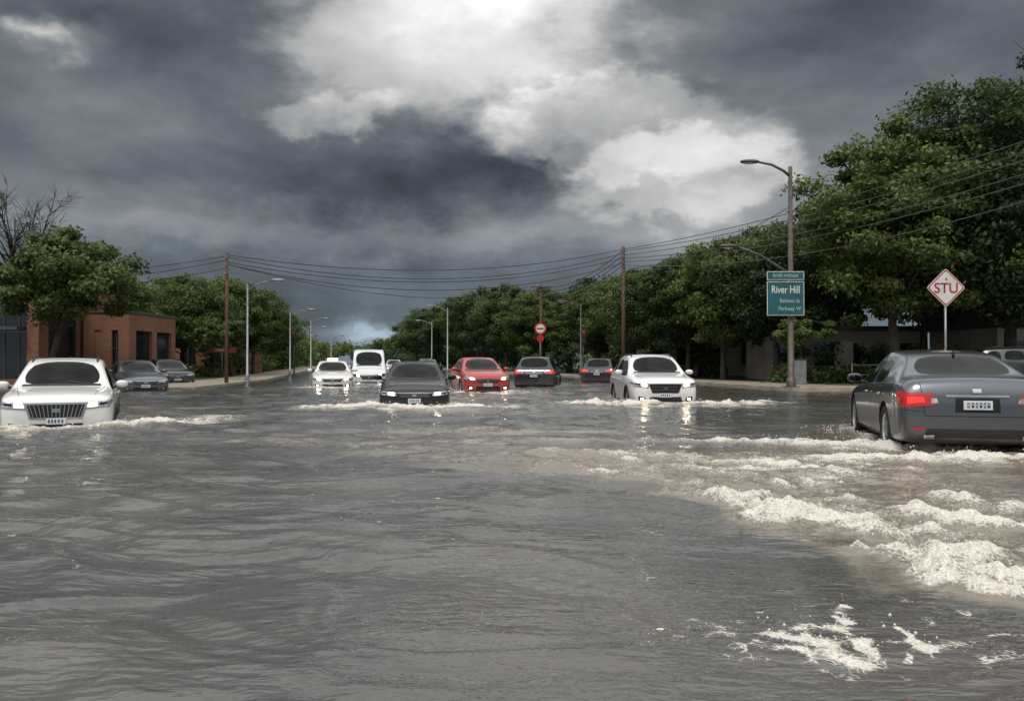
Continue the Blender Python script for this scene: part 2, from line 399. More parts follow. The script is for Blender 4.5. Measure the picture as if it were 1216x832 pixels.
def slab(name, poly, z0, z1, m):
    n = len(poly)
    V = [(x,y,z0) for x,y in poly]+[(x,y,z1) for x,y in poly]
    F = [tuple(range(n, 2*n))]+[(i,(i+1)%n,n+(i+1)%n,n+i) for i in range(n)]
    o = mesh_obj(name, V, F, [m])
    bm = bmesh.new(); bm.from_mesh(o.data); bmesh.ops.triangulate(bm, faces=[f for f in bm.faces if len(f.verts)>4]); bmesh.ops.recalc_face_normals(bm, faces=bm.faces); bm.to_mesh(o.data); bm.free()
    return o
def off(poly, d): return [(x+d, y) for x, y in poly]
slab('sidewalk', [(90,33)] + RB[:] + list(reversed(off(RB[1:], 3.2))) + [(14.2,36.5),(90,36.5)], -.5, .13, m_side)
slab('sidewalk', [(-90,34.5)] + [(-90,38)] + [(-16.4,38)] + off(LB[1:], -3.2) + list(reversed(LB)), -.5, .12, m_side)
slab('grass_verge', [(91,36.2),(14.,36.2)]+off(RB[1:],3.)+[(300,420),(300,36)], -.5, .10, m_grass)
slab('grass_verge', [(-91,37.7),(-16.2,37.7)]+off(LB[1:],-3.)+[(-300,420),(-300,37)], -.5, .09, m_grass)

# ------------------------------------------------------------------ car materials
def paint(name, col, met):
    m, nt, b = newmat(name)
    tc = nt.new('ShaderNodeTexCoord'); O = tc.outputs['Object']
    z = nt.sep(O)[2]
    n = nt.noise(O, 6, 4, .7)
    dark = max(col) < .02
    f = nt.math('MULTIPLY', nt.ss(nt.math('ADD', z, nt.math('MULTIPLY', nt.math('SUBTRACT', n, .5), .5)), .80, .35), .18 if dark else .4)
    c = nt.mix(f, c4(col), (.13,.105,.08,1))
    nt.l.new(c, b.inputs['Base Color'])
    b.inputs['Metallic'].default_value = met
    nt.l.new(nt.math('MULTIPLY_ADD', f, .4, .28), b.inputs['Roughness'])
    b.inputs['Coat Weight'].default_value = .35 if dark else .9; b.inputs['Coat Roughness'].default_value = .05
    if dark: b.inputs['Specular IOR Level'].default_value = .3
    return m
def glass_mat():
    m, nt, b = newmat('car_glass')
    tc = nt.new('ShaderNodeTexCoord'); n = nt.noise(tc.outputs['Object'], 2.5, 3)
    nt.l.new(nt.mix(nt.ss(n,.35,.65), (.003,.004,.004,1), (.014,.016,.017,1)), b.inputs['Base Color'])
    b.inputs['Roughness'].default_value = .03; b.inputs['IOR'].default_value = 1.4
    b.inputs['Specular IOR Level'].default_value = .22
    return m
M_glass = glass_mat()
M_trim = mat('black_plastic', (.02,.02,.021), .5, var=.3)
M_dark = mat('dark_grille', (.008,.008,.009), .4, var=.2)
M_chrome = mat('chrome', (.55,.56,.57), .15, 1., var=.1)
M_tyre = mat('tyre_rubber', (.02,.02,.02), .75, var=.3, vscale=12)
M_rim = mat('alloy_rim', (.42,.43,.45), .3, .9, var=.15)
M_lampg = mat('headlight_lens', (.42,.44,.46), .08, .3, var=.5, vscale=14, coat=1)
M_tail = mat('tail_light', (.36,.010,.010), .12, 0, var=.25, vscale=10, coat=1, emit=(1,.02,.015), estr=.12)
M_tailon = mat('tail_light_lit', (.6,.015,.01), .12, 0, var=.2, vscale=10, coat=1, emit=(1,.035,.02), estr=.9)
M_plate = mat('licence_plate_white', (.62,.64,.66), .4, var=.06)
M_ink = mat('plate_ink', (.03,.05,.12), .5, var=.1)
M_seam = mat('door_seam', (.008,.008,.008), .8, var=.1)
M_well = mat('wheel_well', (.01,.01,.01), .9, var=.1)
_em = {}
def m_emit(s):
    if s not in _em: _em[s] = mat('headlight_lit', (.8,.78,.7), .2, var=.05, emit=(1,.84,.58), estr=s*1.6)
    return _em[s]

def wheel_mesh():
    V=[];F=[];mi=[]
    N=40
    prof=[(-.09,.20,0),(-.10,.23,0),(-.105,.29,0),(-.085,.325,0),(-.04,.335,0),(.04,.335,0),(.085,.325,0),(.105,.29,0),(.10,.235,0),(.085,.225,1),(.06,.215,1),(.02,.21,1),(-.02,.20,2)]
    for a,r,_ in prof:
        for k in range(N):
            t=2*math.pi*k/N; V.append((a,r*math.cos(t),r*math.sin(t)))
    for i in range(len(prof)-1):
        for k in range(N):
            p=i*N+k;q=i*N+(k+1)%N
            F.append((p,q,q+N,p+N)); mi.append(prof[i][2])
    c=len(V); V.append((-.02,0,0)); b=(len(prof)-1)*N
    for k in range(N): F.append((b+k,b+(k+1)%N,c)); mi.append(2)
    for s in range(10):
        t=2*math.pi*s/10; d=Vector((0,math.cos(t),math.sin(t))); p=Vector((0,-math.sin(t),math.cos(t)))
        b=len(V)
        for r,wd,x in ((.03,.028,.075),(.215,.016,.065)):
            for sx,dx_ in ((-1,0),(1,0),(1,-.03),(-1,-.03)):
                V.append(tuple(d*r+p*wd*sx+Vector((x+dx_,0,0))))
        for k in range(4): F.append((b+k,b+(k+1)%4,b+4+(k+1)%4,b+4+k)); mi.append(1)
        F.append((b,b+1,b+2,b+3)); mi.append(1)
    c0=len(V)
    for k in range(16):
        t=2*math.pi*k/16; V.append((.078,.05*math.cos(t),.05*math.sin(t)))
    F.append(tuple(range(c0,c0+16))); mi.append(1)
    me=bpy.data.meshes.new('wheel'); me.from_pydata(V,[],F)
    for m in (M_tyre,M_rim,M_well): me.materials.append(m)
    me.polygons.foreach_set('material_index',mi)
    bm=bmesh.new(); bm.from_mesh(me); bmesh.ops.recalc_face_normals(bm,faces=bm.faces); bm.to_mesh(me); bm.free()
    return me
WHEEL = wheel_mesh()

H_ = [.93,.875,.83,.74]      # hood ring fractions (6..9)
C_ = [.93,.90,.865,.81]      # cowl / rear-window-base ring fractions
# stations: x, zb, zs, zt, w, wt(None=hood), fractions
SED = dict(L=4.78, W=.92, wheels=(.93,3.72), wr=.335, st=[
 (0.00,.27,.60,.645,.66,None,H_),(0.05,.21,.655,.70,.80,None,H_),(0.20,.18,.70,.775,.875,None,H_),(0.50,.17,.76,.86,.91,None,H_),
 (0.95,.17,.83,.93,.92,None,H_),(1.28,.17,.875,.965,.92,None,C_),(1.40,.17,.885,.98,.92,None,C_),
 (2.12,.17,.915,1.395,.92,.60,None),(2.58,.17,.925,1.445,.92,.61,None),(2.68,.17,.93,1.447,.92,.61,None),
 (3.38,.17,.95,1.405,.92,.59,None),(3.62,.17,.96,1.365,.92,.57,None),
 (4.24,.18,.985,1.085,.915,None,[.93,.88,.84,.74]),(4.36,.19,.985,1.09,.91,None,[.93,.88,.84,.74]),(4.62,.22,.96,1.085,.89,None,H_),(4.70,.26,.90,1.01,.86,None,H_),(4.76,.30,.80,.86,.80,None,H_),(4.78,.36,.70,.74,.68,None,H_)],
 glass_side=[6,7,9], ws=6, rw=11, belt=.93)
SUV = dict(L=4.62, W=.94, wheels=(.92,3.62), wr=.36, st=[
 (0.00,.30,.80,.85,.72,None,H_),(0.05,.26,.87,.92,.84,None,H_),(0.18,.24,.93,.99,.90,None,H_),(0.50,.24,.97,1.05,.93,None,H_),
 (0.95,.24,1.0,1.09,.94,None,H_),(1.18,.24,1.015,1.115,.94,None,C_),(1.28,.24,1.02,1.13,.94,None,C_),
 (1.95,.24,1.05,1.59,.94,.64,None),(2.45,.24,1.06,1.655,.94,.65,None),(2.55,.24,1.06,1.66,.94,.65,None),
 (3.35,.24,1.08,1.65,.94,.64,None),(3.45,.24,1.08,1.645,.94,.64,None),(3.98,.24,1.10,1.61,.93,.62,None),(4.10,.24,1.10,1.585,.93,.61,None),
 (4.42,.26,1.09,1.16,.92,None,[.94,.90,.87,.79]),(4.50,.28,1.04,1.10,.91,None,[.94,.90,.87,.79]),(4.58,.32,.92,.97,.88,None,H_),(4.62,.36,.78,.82,.76,None,H_)],
 glass_side=[6,7,9,11], ws=6, rw=13, belt=1.06)
HAT = dict(L=4.35, W=.91, wheels=(.88,3.48), wr=.335, st=[
 (0.00,.25,.66,.71,.68,None,H_),(0.05,.21,.73,.78,.80,None,H_),(0.18,.18,.79,.86,.87,None,H_),(0.48,.17,.84,.93,.90,None,H_),
 (0.88,.17,.88,.99,.91,None,H_),(1.08,.17,.90,1.02,.91,None,C_),(1.18,.17,.91,1.035,.91,None,C_),
 (1.92,.17,.95,1.44,.91,.60,None),(2.38,.17,.96,1.495,.91,.61,None),(2.47,.17,.96,1.497,.91,.61,None),
 (3.15,.17,.99,1.47,.91,.60,None),(3.24,.17,.99,1.465,.91,.60,None),(3.62,.17,1.02,1.42,.90,.57,None),(3.78,.17,1.02,1.39,.90,.56,None),
 (4.16,.2,1.0,1.08,.89,None,[.94,.90,.87,.79]),(4.24,.22,.95,1.02,.88,None,[.94,.90,.87,.79]),(4.32,.26,.84,.90,.85,None,H_),(4.35,.32,.72,.76,.74,None,H_)],
 glass_side=[6,7,9,11], ws=6, rw=13, belt=.96)
VAN = dict(L=5.5, W=.98, wheels=(.95,4.4), wr=.36, st=[
 (0.00,.30,.80,.86,.76,None,H_),(0.05,.26,.92,.98,.88,None,H_),(0.20,.24,1.02,1.10,.95,None,H_),(0.45,.24,1.08,1.18,.97,None,H_),
 (0.62,.24,1.12,1.24,.98,None,H_),(0.78,.24,1.16,1.30,.98,None,C_),(0.88,.24,1.18,1.36,.98,None,C_),
 (1.60,.24,1.22,2.12,.98,.78,None),(2.10,.24,1.22,2.24,.98,.80,None),(2.22,.24,1.22,2.25,.98,.80,None),
 (3.3,.24,1.22,2.27,.98,.80,None),(3.45,.24,1.22,2.27,.98,.80,None),(4.9,.24,1.22,2.26,.98,.80,None),(5.20,.24,1.22,2.22,.97,.79,None),
 (5.36,.26,1.2,1.30,.96,None,[.95,.92,.89,.83]),(5.42,.28,1.1,1.16,.95,None,[.95,.92,.89,.83]),(5.48,.32,.95,1.0,.92,None,H_),(5.5,.36,.80,.85,.82,None,H_)],
 glass_side=[6,7,9,11], ws=6, rw=13, belt=1.22)
KIND = dict(sedan=SED, suv=SUV, hatch=HAT, van=VAN)

def body_mesh(S, m_paint, kind, lvl):
    st = S['st']; L = S['L']; V=[]; F=[]; mi=[]
    for (x,zb,zs,zt,w_,wt,fr) in st:
        r = [(0,zb),(.84*w_,zb),(.965*w_,zb+.06),(w_,zb+.50*(zs-zb)),(.99*w_,zs-.12),(.965*w_,zs-.012)]
        if wt is None:
            d = zt-zs
            for f_,q in zip(fr,(.12,.40,.58,.78)): r.append((f_*w_, zs+d*q))
            r.append((0,zt))
        else:
            r += [(.935*w_,zs+.018),(wt+.055,zt-.115),(wt+.01,zt-.045),(wt-.065,zt-.012),(0,zt+.008)]
        y = x-L/2
        for (a,z) in r: V.append((a,y,z))
        for k in range(9,0,-1): V.append((-r[k][0],y,r[k][1]))
    n=20
    for i in range(len(st)-1):
        for k in range(n):
            k2=(k+1)%n
            F.append((i*n+k,i*n+k2,(i+1)*n+k2,(i+1)*n+k))
            m=0
            if i in S['glass_side'] and k in (6,13): m=1
            if i in (S['ws'],S['rw']) and k in (9,10): m=1
            if i==8 and k in (6,13): m=2
            if kind in('suv',) and k in (0,1,18,19): m=2
            mi.append(m)
    for b,rev in ((0,False),((len(st)-1)*n,True)):
        for k in range(0,10):
            a=[b+k,b+k+1,b+(20-k-1)%20,b+(20-k)%20]
            a=list(dict.fromkeys(a))
            if rev: a=a[::-1]
            F.append(tuple(a)); mi.append(0)
    me=bpy.data.meshes.new('body'); me.from_pydata(V,[],F)
    me.polygons.foreach_set('material_index',mi)
    for m in (m_paint,M_glass,M_trim,M_well): me.materials.append(m)
    bm=bmesh.new(); bm.from_mesh(me); bmesh.ops.recalc_face_normals(bm,faces=bm.faces)
    cl=bm.edges.layers.float.get('crease_edge') or bm.edges.layers.float.new('crease_edge')
    for e in bm.edges:
        ms={f.material_index for f in e.link_faces}
        if len(ms)>1 and 1 in ms: e[cl]=.75
        else:
            ks=sorted(v.index%20 for v in e.verts)
            if ks[0]==ks[1] and (ks[0] in (4,16)): e[cl]=.55
            if ks[0]==ks[1] and (ks[0] in (2,18)): e[cl]=.4
            if ks[0]==ks[1] and (ks[0] in (6,14)): e[cl]=.35
    bm.to_mesh(me); bm.free()
    me.polygons.foreach_set('use_smooth',[True]*len(me.polygons))
    o=bpy.data.objects.new('body_t',me); COL.objects.link(o)
    md=o.modifiers.new('s','SUBSURF'); md.levels=lvl; md.render_levels=lvl
    cv=[];cf=[]
    ra=S['wr']+.055; N=28
    for wx_ in S['wheels']:
        for s in (-1,1):
            b=len(cv); xa=s*(S['W']-.30); xb=s*(S['W']+.2)
            for xx in (xa,xb):
                for k in range(N):
                    t=2*math.pi*k/N; cv.append((xx,wx_-L/2+ra*math.cos(t),S['wr']+ra*math.sin(t)))
            for k in range(N): cf.append((b+k,b+(k+1)%N,b+N+(k+1)%N,b+N+k))
            cf.append(tuple(b+k for k in reversed(range(N)))); cf.append(tuple(b+N+k for k in range(N)))
    cm=bpy.data.meshes.new('cut'); cm.from_pydata(cv,[],cf)
    for m in (m_paint,M_glass,M_trim,M_well): cm.materials.append(m)
    cm.polygons.foreach_set('material_index',[3]*len(cf))
    bm=bmesh.new(); bm.from_mesh(cm); bmesh.ops.recalc_face_normals(bm,faces=bm.faces); bm.to_mesh(cm); bm.free()
    c=bpy.data.objects.new('cut',cm); COL.objects.link(c)
    mb=o.modifiers.new('b','BOOLEAN'); mb.operation='DIFFERENCE'; mb.object=c; mb.solver='EXACT'
    dg=bpy.context.evaluated_depsgraph_get()
    out=bpy.data.meshes.new_from_object(o.evaluated_get(dg))
    bpy.data.objects.remove(o); bpy.data.objects.remove(c)
    return out

def build_car(c):
    S=KIND[c['kind']]; L=S['L']; W=S['W']; kind=c['kind']
    pm=paint('car_paint',c['col'],c['met'])
    par=empty(c['name'],(c['x'],c['y'],-c['dep']),R(c['th']))
    near=c['y']<30
    me=body_mesh(S,pm,kind,3 if near else 2)
    bo=link(bpy.data.objects.new('body',me)); bo.parent=par
    try:
        me.set_sharp_from_angle(angle=R(50))
    except Exception: pass
    bvh=BVHTree.FromPolygons([v.co.copy() for v in me.vertices],[tuple(p.vertices) for p in me.polygons])
    DIR={'front':Vector((0,1,0)),'rear':Vector((0,-1,0)),'left':Vector((1,0,0)),'right':Vector((-1,0,0)),'top':Vector((0,0,-1))}
    def patch(name,q,ax,off_,m,nx=10,ny=6,thick=0.,parent=par):
        """q: 4 corners (u,v) ccw; front/rear (x,z), sides (y,z), top (x,y)"""
        d=DIR[ax]; key=ax
        V=[];ok=[]
        for j in range(ny+1):
            for i in range(nx+1):
                s=i/nx;t=j/ny
                u=(q[0][0]*(1-s)+q[1][0]*s)*(1-t)+(q[3][0]*(1-s)+q[2][0]*s)*t
                v=(q[0][1]*(1-s)+q[1][1]*s)*(1-t)+(q[3][1]*(1-s)+q[2][1]*s)*t
                if key in('front','rear'): o=Vector((u,0,v))
                elif key in('left','right'): o=Vector((0,u,v))
                else: o=Vector((u,v,0))
                o=o-d*6
                h=bvh.ray_cast(o,d)
                if h[0] is None: V.append((0,0,0)); ok.append(False)
                else:
                    nrm=h[1]
                    if nrm.dot(d)>0: nrm=-nrm
                    V.append(tuple(h[0]+nrm*off_)); ok.append(True)
        F=[]
        for j in range(ny):
            for i in range(nx):
                a=j*(nx+1)+i; f=(a,a+1,a+nx+2,a+nx+1)
                if all(ok[k] for k in f): 
                    co_=[Vector(V[k]) for k in f]
                    if max((co_[0]-co_[2]).length,(co_[1]-co_[3]).length)<.45: F.append(f)
        if not F: return None
        o=mesh_obj(name,V,F,[m],smooth=True,parent=parent)
        bm=bmesh.new(); bm.from_mesh(o.data)
        bmesh.ops.delete(bm,geom=[v for v in bm.verts if not v.link_faces],context='VERTS')
        bm.to_mesh(o.data); bm.free()
        return o
    def mir(q): return [(-a,b) for a,b in q]
    hl=m_emit(c['lights']) if c['lights'] else M_lampg
    if kind=='sedan': hz0,hz1=.545,.665; gz0,gz1=.50,.66; lz0,lz1=.27,.42
    elif kind=='hatch': hz0,hz1=.62,.74; gz0,gz1=.54,.70; lz0,lz1=.27,.44
    elif kind=='suv': hz0,hz1=.73,.86; gz0,gz1=.58,.85; lz0,lz1=.34,.50
    else: hz0,hz1=.72,.92; gz0,gz1=.60,.82; lz0,lz1=.34,.50
    detail=c['y']<60
    # ---- front
    for sgn,nm in ((1,'left'),(-1,'right')):
        q=[(.44,hz0+.02),(.84*W/.92,hz0+.05),(.86*W/.92,hz1+.02),(.47,hz1-.01)]
        if sgn<0:q=mir(q)
        patch('headlight_'+nm,q,'front',.006,M_lampg,14,6)
        q=[(.50,hz0+.035),(.65,hz0+.045),(.66,hz1-.008),(.52,hz1-.015)]
        if sgn<0:q=mir(q)
        patch('headlight_bulb_'+nm,q,'front',.011,hl,6,4)
        if detail:
            q=[(.46,hz0-.005),(.84*W/.92,hz0+.03),(.84*W/.92,hz0+.045),(.46,hz0+.015)]
            if sgn<0:q=mir(q)
            patch('headlight_trim_'+nm,q,'front',.009,M_chrome if c['face']=='big' else M_dark,10,1)
            q=[(.68,hz0+.065),(.80*W/.92,hz0+.085),(.80*W/.92,hz1-.01),(.70,hz1-.015)]
            if sgn<0:q=mir(q)
            patch('headlight_inner_'+nm,q,'front',.010,M_dark,8,4)
            q=[(.52,lz0+.01),(.74,lz0+.05),(.74,lz1+.0),(.56,lz1-.03)]
            if sgn<0:q=mir(q)
            patch('fog_light_recess_'+nm,q,'front',.006,M_trim,8,4)
            q=[(.60,lz0+.06),(.68,lz0+.065),(.68,lz0+.11),(.60,lz0+.105)]
            if sgn<0:q=mir(q)
            patch('fog_light_'+nm,q,'front',.011,hl if c['lights']>6.5 else M_lampg,4,4)
    if c['face']=='big':
        patch('grille_surround',[(-.42,gz0-.02),(.42,gz0-.02),(.50,gz1+.0),(-.50,gz1+.0)],'front',.008,M_chrome,16,8)
        patch('grille',[(-.385,gz0+.01),(.385,gz0+.01),(.46,gz1-.03),(-.46,gz1-.03)],'front',.013,M_dark,16,8)
        for i in range(13):
            t=(i-6)/6.5
            xb,xt=.38*t,.455*t
            patch('grille_bar_%d'%i,[(xb-.007,gz0+.015),(xb+.007,gz0+.015),(xt+.007,gz1-.035),(xt-.007,gz1-.035)],'front',.02,M_chrome,1,6)
    else:
        patch('grille',[(-.36,gz0),(.36,gz0),(.46,gz1-.01),(-.46,gz1-.01)],'front',.007,M_dark,16,6)
        patch('grille_bar_top',[(-.44,gz1-.03),(.44,gz1-.03),(.45,gz1-.012),(-.45,gz1-.012)],'front',.013,M_chrome,16,1)
        for i in range(2):
            zz=gz0+(gz1-gz0)*(.3+.3*i)
            patch('grille_slat_%d'%i,[(-.38,zz),(.38,zz),(.38,zz+.012),(-.38,zz+.012)],'front',.012,M_chrome,12,1)
    patch('badge',[(-.055,(gz0+gz1)/2-.035),(.055,(gz0+gz1)/2-.035),(.055,(gz0+gz1)/2+.035),(-.055,(gz0+gz1)/2+.035)],'front',.024,M_chrome,4,4)
    patch('bumper_intake',[(-.48,lz0),(.48,lz0),(.42,lz1-.02),(-.42,lz1-.02)],'front',.006,M_dark,14,5)
    pz=(lz1+gz0)/2-.02
    patch('licence_plate',[(-.16,pz-.05),(.16,pz-.05),(.16,pz+.06),(-.16,pz+.06)],'front',.022,M_plate,4,3,)
    if detail:
        for i,xx in enumerate((-.11,-.06,-.01,.045,.10)):
            patch('plate_digit_%d'%i,[(xx-.013,pz-.025),(xx+.013,pz-.025),(xx+.013,pz+.035),(xx-.013,pz+.035)],'front',.026,M_ink,1,1)
        yc=S['st'][6][0]-L/2
        for s in (-1,1):
            patch('hood_seam',[(s*.60,-L/2+.22),(s*.608,-L/2+.22),(s*.748,yc-.05),(s*.74,yc-.05)],'top',.003,M_seam,1,12)
            patch('wiper',[(s*.02+.1,yc+.09),(s*.02+.1,yc+.11),(s*.30+.36,yc+.03),(s*.30+.36,yc+.01)],'top',.012,M_trim,1,8)
        patch('cowl_panel',[(-.68,yc-.03),(.68,yc-.03),(.66,yc+.05),(-.66,yc+.05)],'top',.004,M_trim,14,2)
    # ---- rear
    if kind=='sedan': tz0,tz1,tx=.70,.86,.50; pz=.72
    elif kind=='suv': tz0,tz1,tx=.86,1.04,.52; pz=.78
    elif kind=='hatch': tz0,tz1,tx=.76,.95,.52; pz=.68
    else: tz0,tz1,tx=.8,1.15,.78; pz=.7
    tm=M_tailon if c['th']>150 else M_tail
    for s in (-1,1):
        patch('tail_light',[(s*(tx-.06),tz0+.03),(s*.868*W/.92,tz0-.02),(s*.862*W/.92,tz1+.02),(s*(tx+.02),tz1)],'rear',.007,M_tail,14,6)
        patch('tail_light_inner',[(s*(tx+.10),tz0+.055),(s*.80*W/.92,tz0+.03),(s*.80*W/.92,tz1-.045),(s*(tx+.12),tz1-.045)],'rear',.013,tm,12,4)
        patch('reflector',[(s*.62,.40),(s*.76,.40),(s*.76,.425),(s*.62,.425)],'rear',.007,M_tail,4,1)
        patch('reverse_light',[(s*(tx-.05),tz0+.05),(s*(tx+.03),tz0+.04),(s*(tx+.04),tz0+.10),(s*(tx-.03),tz0+.10)],'rear',.014,M_lampg,3,3)
        sd='right' if s>0 else 'left'
        patch('tail_light_side',[(L/2-.34,tz1-.02),(L/2-.085,tz0-.01),(L/2-.085,tz1+.025),(L/2-.30,tz1+.02)],sd,.006,M_tail,8,4)
        patch('headlight_side',[(-L/2+.13,hz0+.07),(-L/2+.45,hz1+.0),(-L/2+.42,hz1+.04),(-L/2+.15,hz1+.02)],sd,.006,M_lampg,8,4)
    patch('licence_plate_rear',[(-.165,pz-.055),(.165,pz-.055),(.165,pz+.055),(-.165,pz+.055)],'rear',.02,M_plate,4,3)
    if detail:
        patch('plate_recess',[(-.26,pz-.09),(.26,pz-.09),(.25,pz+.085),(-.25,pz+.085)],'rear',.005,M_seam,8,4)
        patch('trunk_trim',[(-.36,pz+.10),(.36,pz+.10),(.36,pz+.125),(-.36,pz+.125)],'rear',.012,M_chrome,12,1)
        patch('rear_badge',[(-.05,pz+.15),(.05,pz+.15),(.05,pz+.20),(-.05,pz+.20)],'rear',.014,M_chrome,4,3)
        glyph=[(-.12,.02,.03),(-.075,.012,.03),(-.03,.016,.03),(.015,.012,.03),(.06,.018,.03),(.11,.014,.03)]
        for i,(xx,wd,hh) in enumerate(glyph):
            patch('plate_char_%d'%i,[(xx-wd/2-.006,pz-hh),(xx+wd/2+.006,pz-hh),(xx+wd/2+.006,pz+hh),(xx-wd/2-.006,pz+hh)],'rear',.025,M_ink,1,1)
            patch('plate_char_%d'%i,[(xx-wd/4,pz-hh*(.5 if i%2 else -.1)),(xx+wd/2,pz-hh*(.5 if i%2 else -.1)),(xx+wd/2,pz+hh*.6),(xx-wd/4,pz+hh*.6)],'rear',.028,M_plate,1,1)
        patch('bumper_lower',[(-.62,S['st'][-1][1]-.05),(.62,S['st'][-1][1]-.05),(.58,S['st'][-1][1]+.06),(-.58,S['st'][-1][1]+.06)],'rear',.006,M_trim,14,3)
        if kind=='sedan':
            for s in (-1,1):
                patch('trunk_seam_side',[(s*.60,.58),(s*.608,.58),(s*.655,1.04),(s*.647,1.04)],'rear',.003,M_seam,1,10)
            patch('trunk_seam_low',[(-.60,.575),(.60,.575),(.60,.583),(-.60,.583)],'rear',.003,M_seam,16,1)
            patch('bumper_seam',[(-.86,.655),(-.61,.63),(-.61,.637),(-.86,.662)],'rear',.003,M_seam,6,1)
            patch('bumper_seam',[(.86,.655),(.61,.63),(.61,.637),(.86,.662)],'rear',.003,M_seam,6,1)
            for s in (-1,1): patch('exhaust_tip',[(s*.50,.30),(s*.62,.30),(s*.62,.345),(s*.50,.345)],'rear',.02,M_chrome,3,3)
    # ---- sides
    belt=S['belt']
    xs7=S['st'][7][0]-L/2; xb=S['st'][8][0]-L/2
    fx=S['wheels'][0]-L/2; rx=S['wheels'][1]-L/2
    zb=S['st'][5][1]
    for s,sd in ((1,'right'),(-1,'left')):
        if detail:
            y1=fx+S['wr']+.16; y3=rx-S['wr']-.05
            for nm,ya,yb_ in (('door_seam_front',y1,y1+.10),('door_seam_mid',xb+.03,xb+.05),('door_seam_rear',y3-.02,y3+.18)):
                patch(nm,[(ya,zb+.10),(ya+.009,zb+.10),(yb_+.009,belt-.03),(yb_,belt-.03)],sd,.003,M_seam,1,12)
            patch('sill_trim',[(y1-.02,zb+.045),(y3+.0,zb+.045),(y3,zb+.085),(y1-.02,zb+.085)],sd,.006,M_trim,16,1)
            patch('window_trim',[(S['st'][6][0]-L/2+.18,belt-.022),(S['st'][-7][0]-L/2,belt+.012),(S['st'][-7][0]-L/2,belt+.026),(S['st'][6][0]-L/2+.18,belt-.008)],sd,.006,M_chrome if kind=='sedan' else M_trim,20,1)
            for ya in (xb-.28,y3-.02):
                tube('door_handle',[(s*(W+.012),ya,belt-.12),(s*(W+.03),ya+.03,belt-.118),(s*(W+.03),ya+.16,belt-.112),(s*(W+.008),ya+.19,belt-.11)],[.012]*4,pm if kind!='sedan' else M_chrome,par,6)
        mz=belt+.075; my=S['st'][6][0]-L/2+.42
        ellipsoid('mirror',(s*(W+.095),my,mz),(.115,.062,.072),pm,par,14,8,.8)
        ellipsoid('mirror_glass',(s*(W+.095),my+.034,mz),(.095,.034,.056),M_glass,par,12,8,.8)
        tube('mirror_arm',[(s*(W-.10),my+.02,belt+.0),(s*(W+.03),my,mz-.04)],[.03,.025],M_trim,par,6)
        for i,(wy_,nm) in enumerate(((fx,'front'),(rx,'rear'))):
            wo=link(bpy.data.objects.new('wheel_%s'%nm,WHEEL)); wo.parent=par
            wo.location=(s*(W-.115),wy_,S['wr']); wo.rotation_euler=(0,0,0 if s>0 else math.pi)
            k=S['wr']/.335; wo.scale=(1,k,k)
            pts=[(s*(W-.005),wy_+(S['wr']+.058)*math.cos(t),S['wr']+(S['wr']+.058)*math.sin(t)) for t in np.linspace(.05,math.pi-.05,16)]
            if kind=='suv': tube('arch_trim',pts,.022,M_trim,par,6)
    if kind=='suv':
        for s in (-1,1):
            p=[]
            for yy in np.linspace(xs7+.15,S['st'][12][0]-L/2-.1,9):
                h=bvh.ray_cast(Vector((s*.575,yy,4)),Vector((0,0,-1)))
                p.append((s*.575,yy,h[0].z+.035 if 0<len(p)<8 else h[0].z))
            tube('roof_rail',p,.017,M_trim,par,6)
    h=bvh.ray_cast(Vector((0,S['st'][-7][0]-L/2,4)),Vector((0,0,-1)))
    if h[0]:
        z=h[0].z; yy=S['st'][-7][0]-L/2
        mesh_obj('antenna_fin',[(-.02,yy-.1,z-.01),(.02,yy-.1,z-.01),(.015,yy+.06,z-.01),(-.015,yy+.06,z-.01),(0,yy+.05,z+.06),(0,yy+.02,z+.055)],[(0,1,5),(1,2,4,5),(2,3,4),(3,0,5,4)],[M_trim],parent=par)
    if c['name']=='taxi_car':
        box('taxi_roof_sign',-.25,.25,-.0,.16,1.44,1.56,m_emit(1),par,.03)
    return par
for c in CARS: build_car(c)

# ------------------------------------------------------------------ trees
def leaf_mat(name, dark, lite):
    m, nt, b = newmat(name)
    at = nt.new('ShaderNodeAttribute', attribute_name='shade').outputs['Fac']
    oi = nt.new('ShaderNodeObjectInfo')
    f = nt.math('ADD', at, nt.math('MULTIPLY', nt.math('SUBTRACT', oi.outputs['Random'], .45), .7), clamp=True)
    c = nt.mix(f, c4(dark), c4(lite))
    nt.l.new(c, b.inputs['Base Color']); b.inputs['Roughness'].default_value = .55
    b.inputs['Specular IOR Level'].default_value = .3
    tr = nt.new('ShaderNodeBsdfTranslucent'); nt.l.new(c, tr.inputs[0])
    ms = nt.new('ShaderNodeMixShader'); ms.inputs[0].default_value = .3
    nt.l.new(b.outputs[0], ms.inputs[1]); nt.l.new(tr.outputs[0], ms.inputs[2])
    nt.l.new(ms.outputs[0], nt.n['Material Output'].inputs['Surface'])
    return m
M_leaf = leaf_mat('foliage_green', (.025,.050,.018), (.125,.175,.050))
M_leaf2 = leaf_mat('foliage_light', (.040,.072,.020), (.175,.225,.065))
M_bark = mat('bark', (.055,.045,.035), .9, var=.4, vscale=6, bump=1., bscale=14)
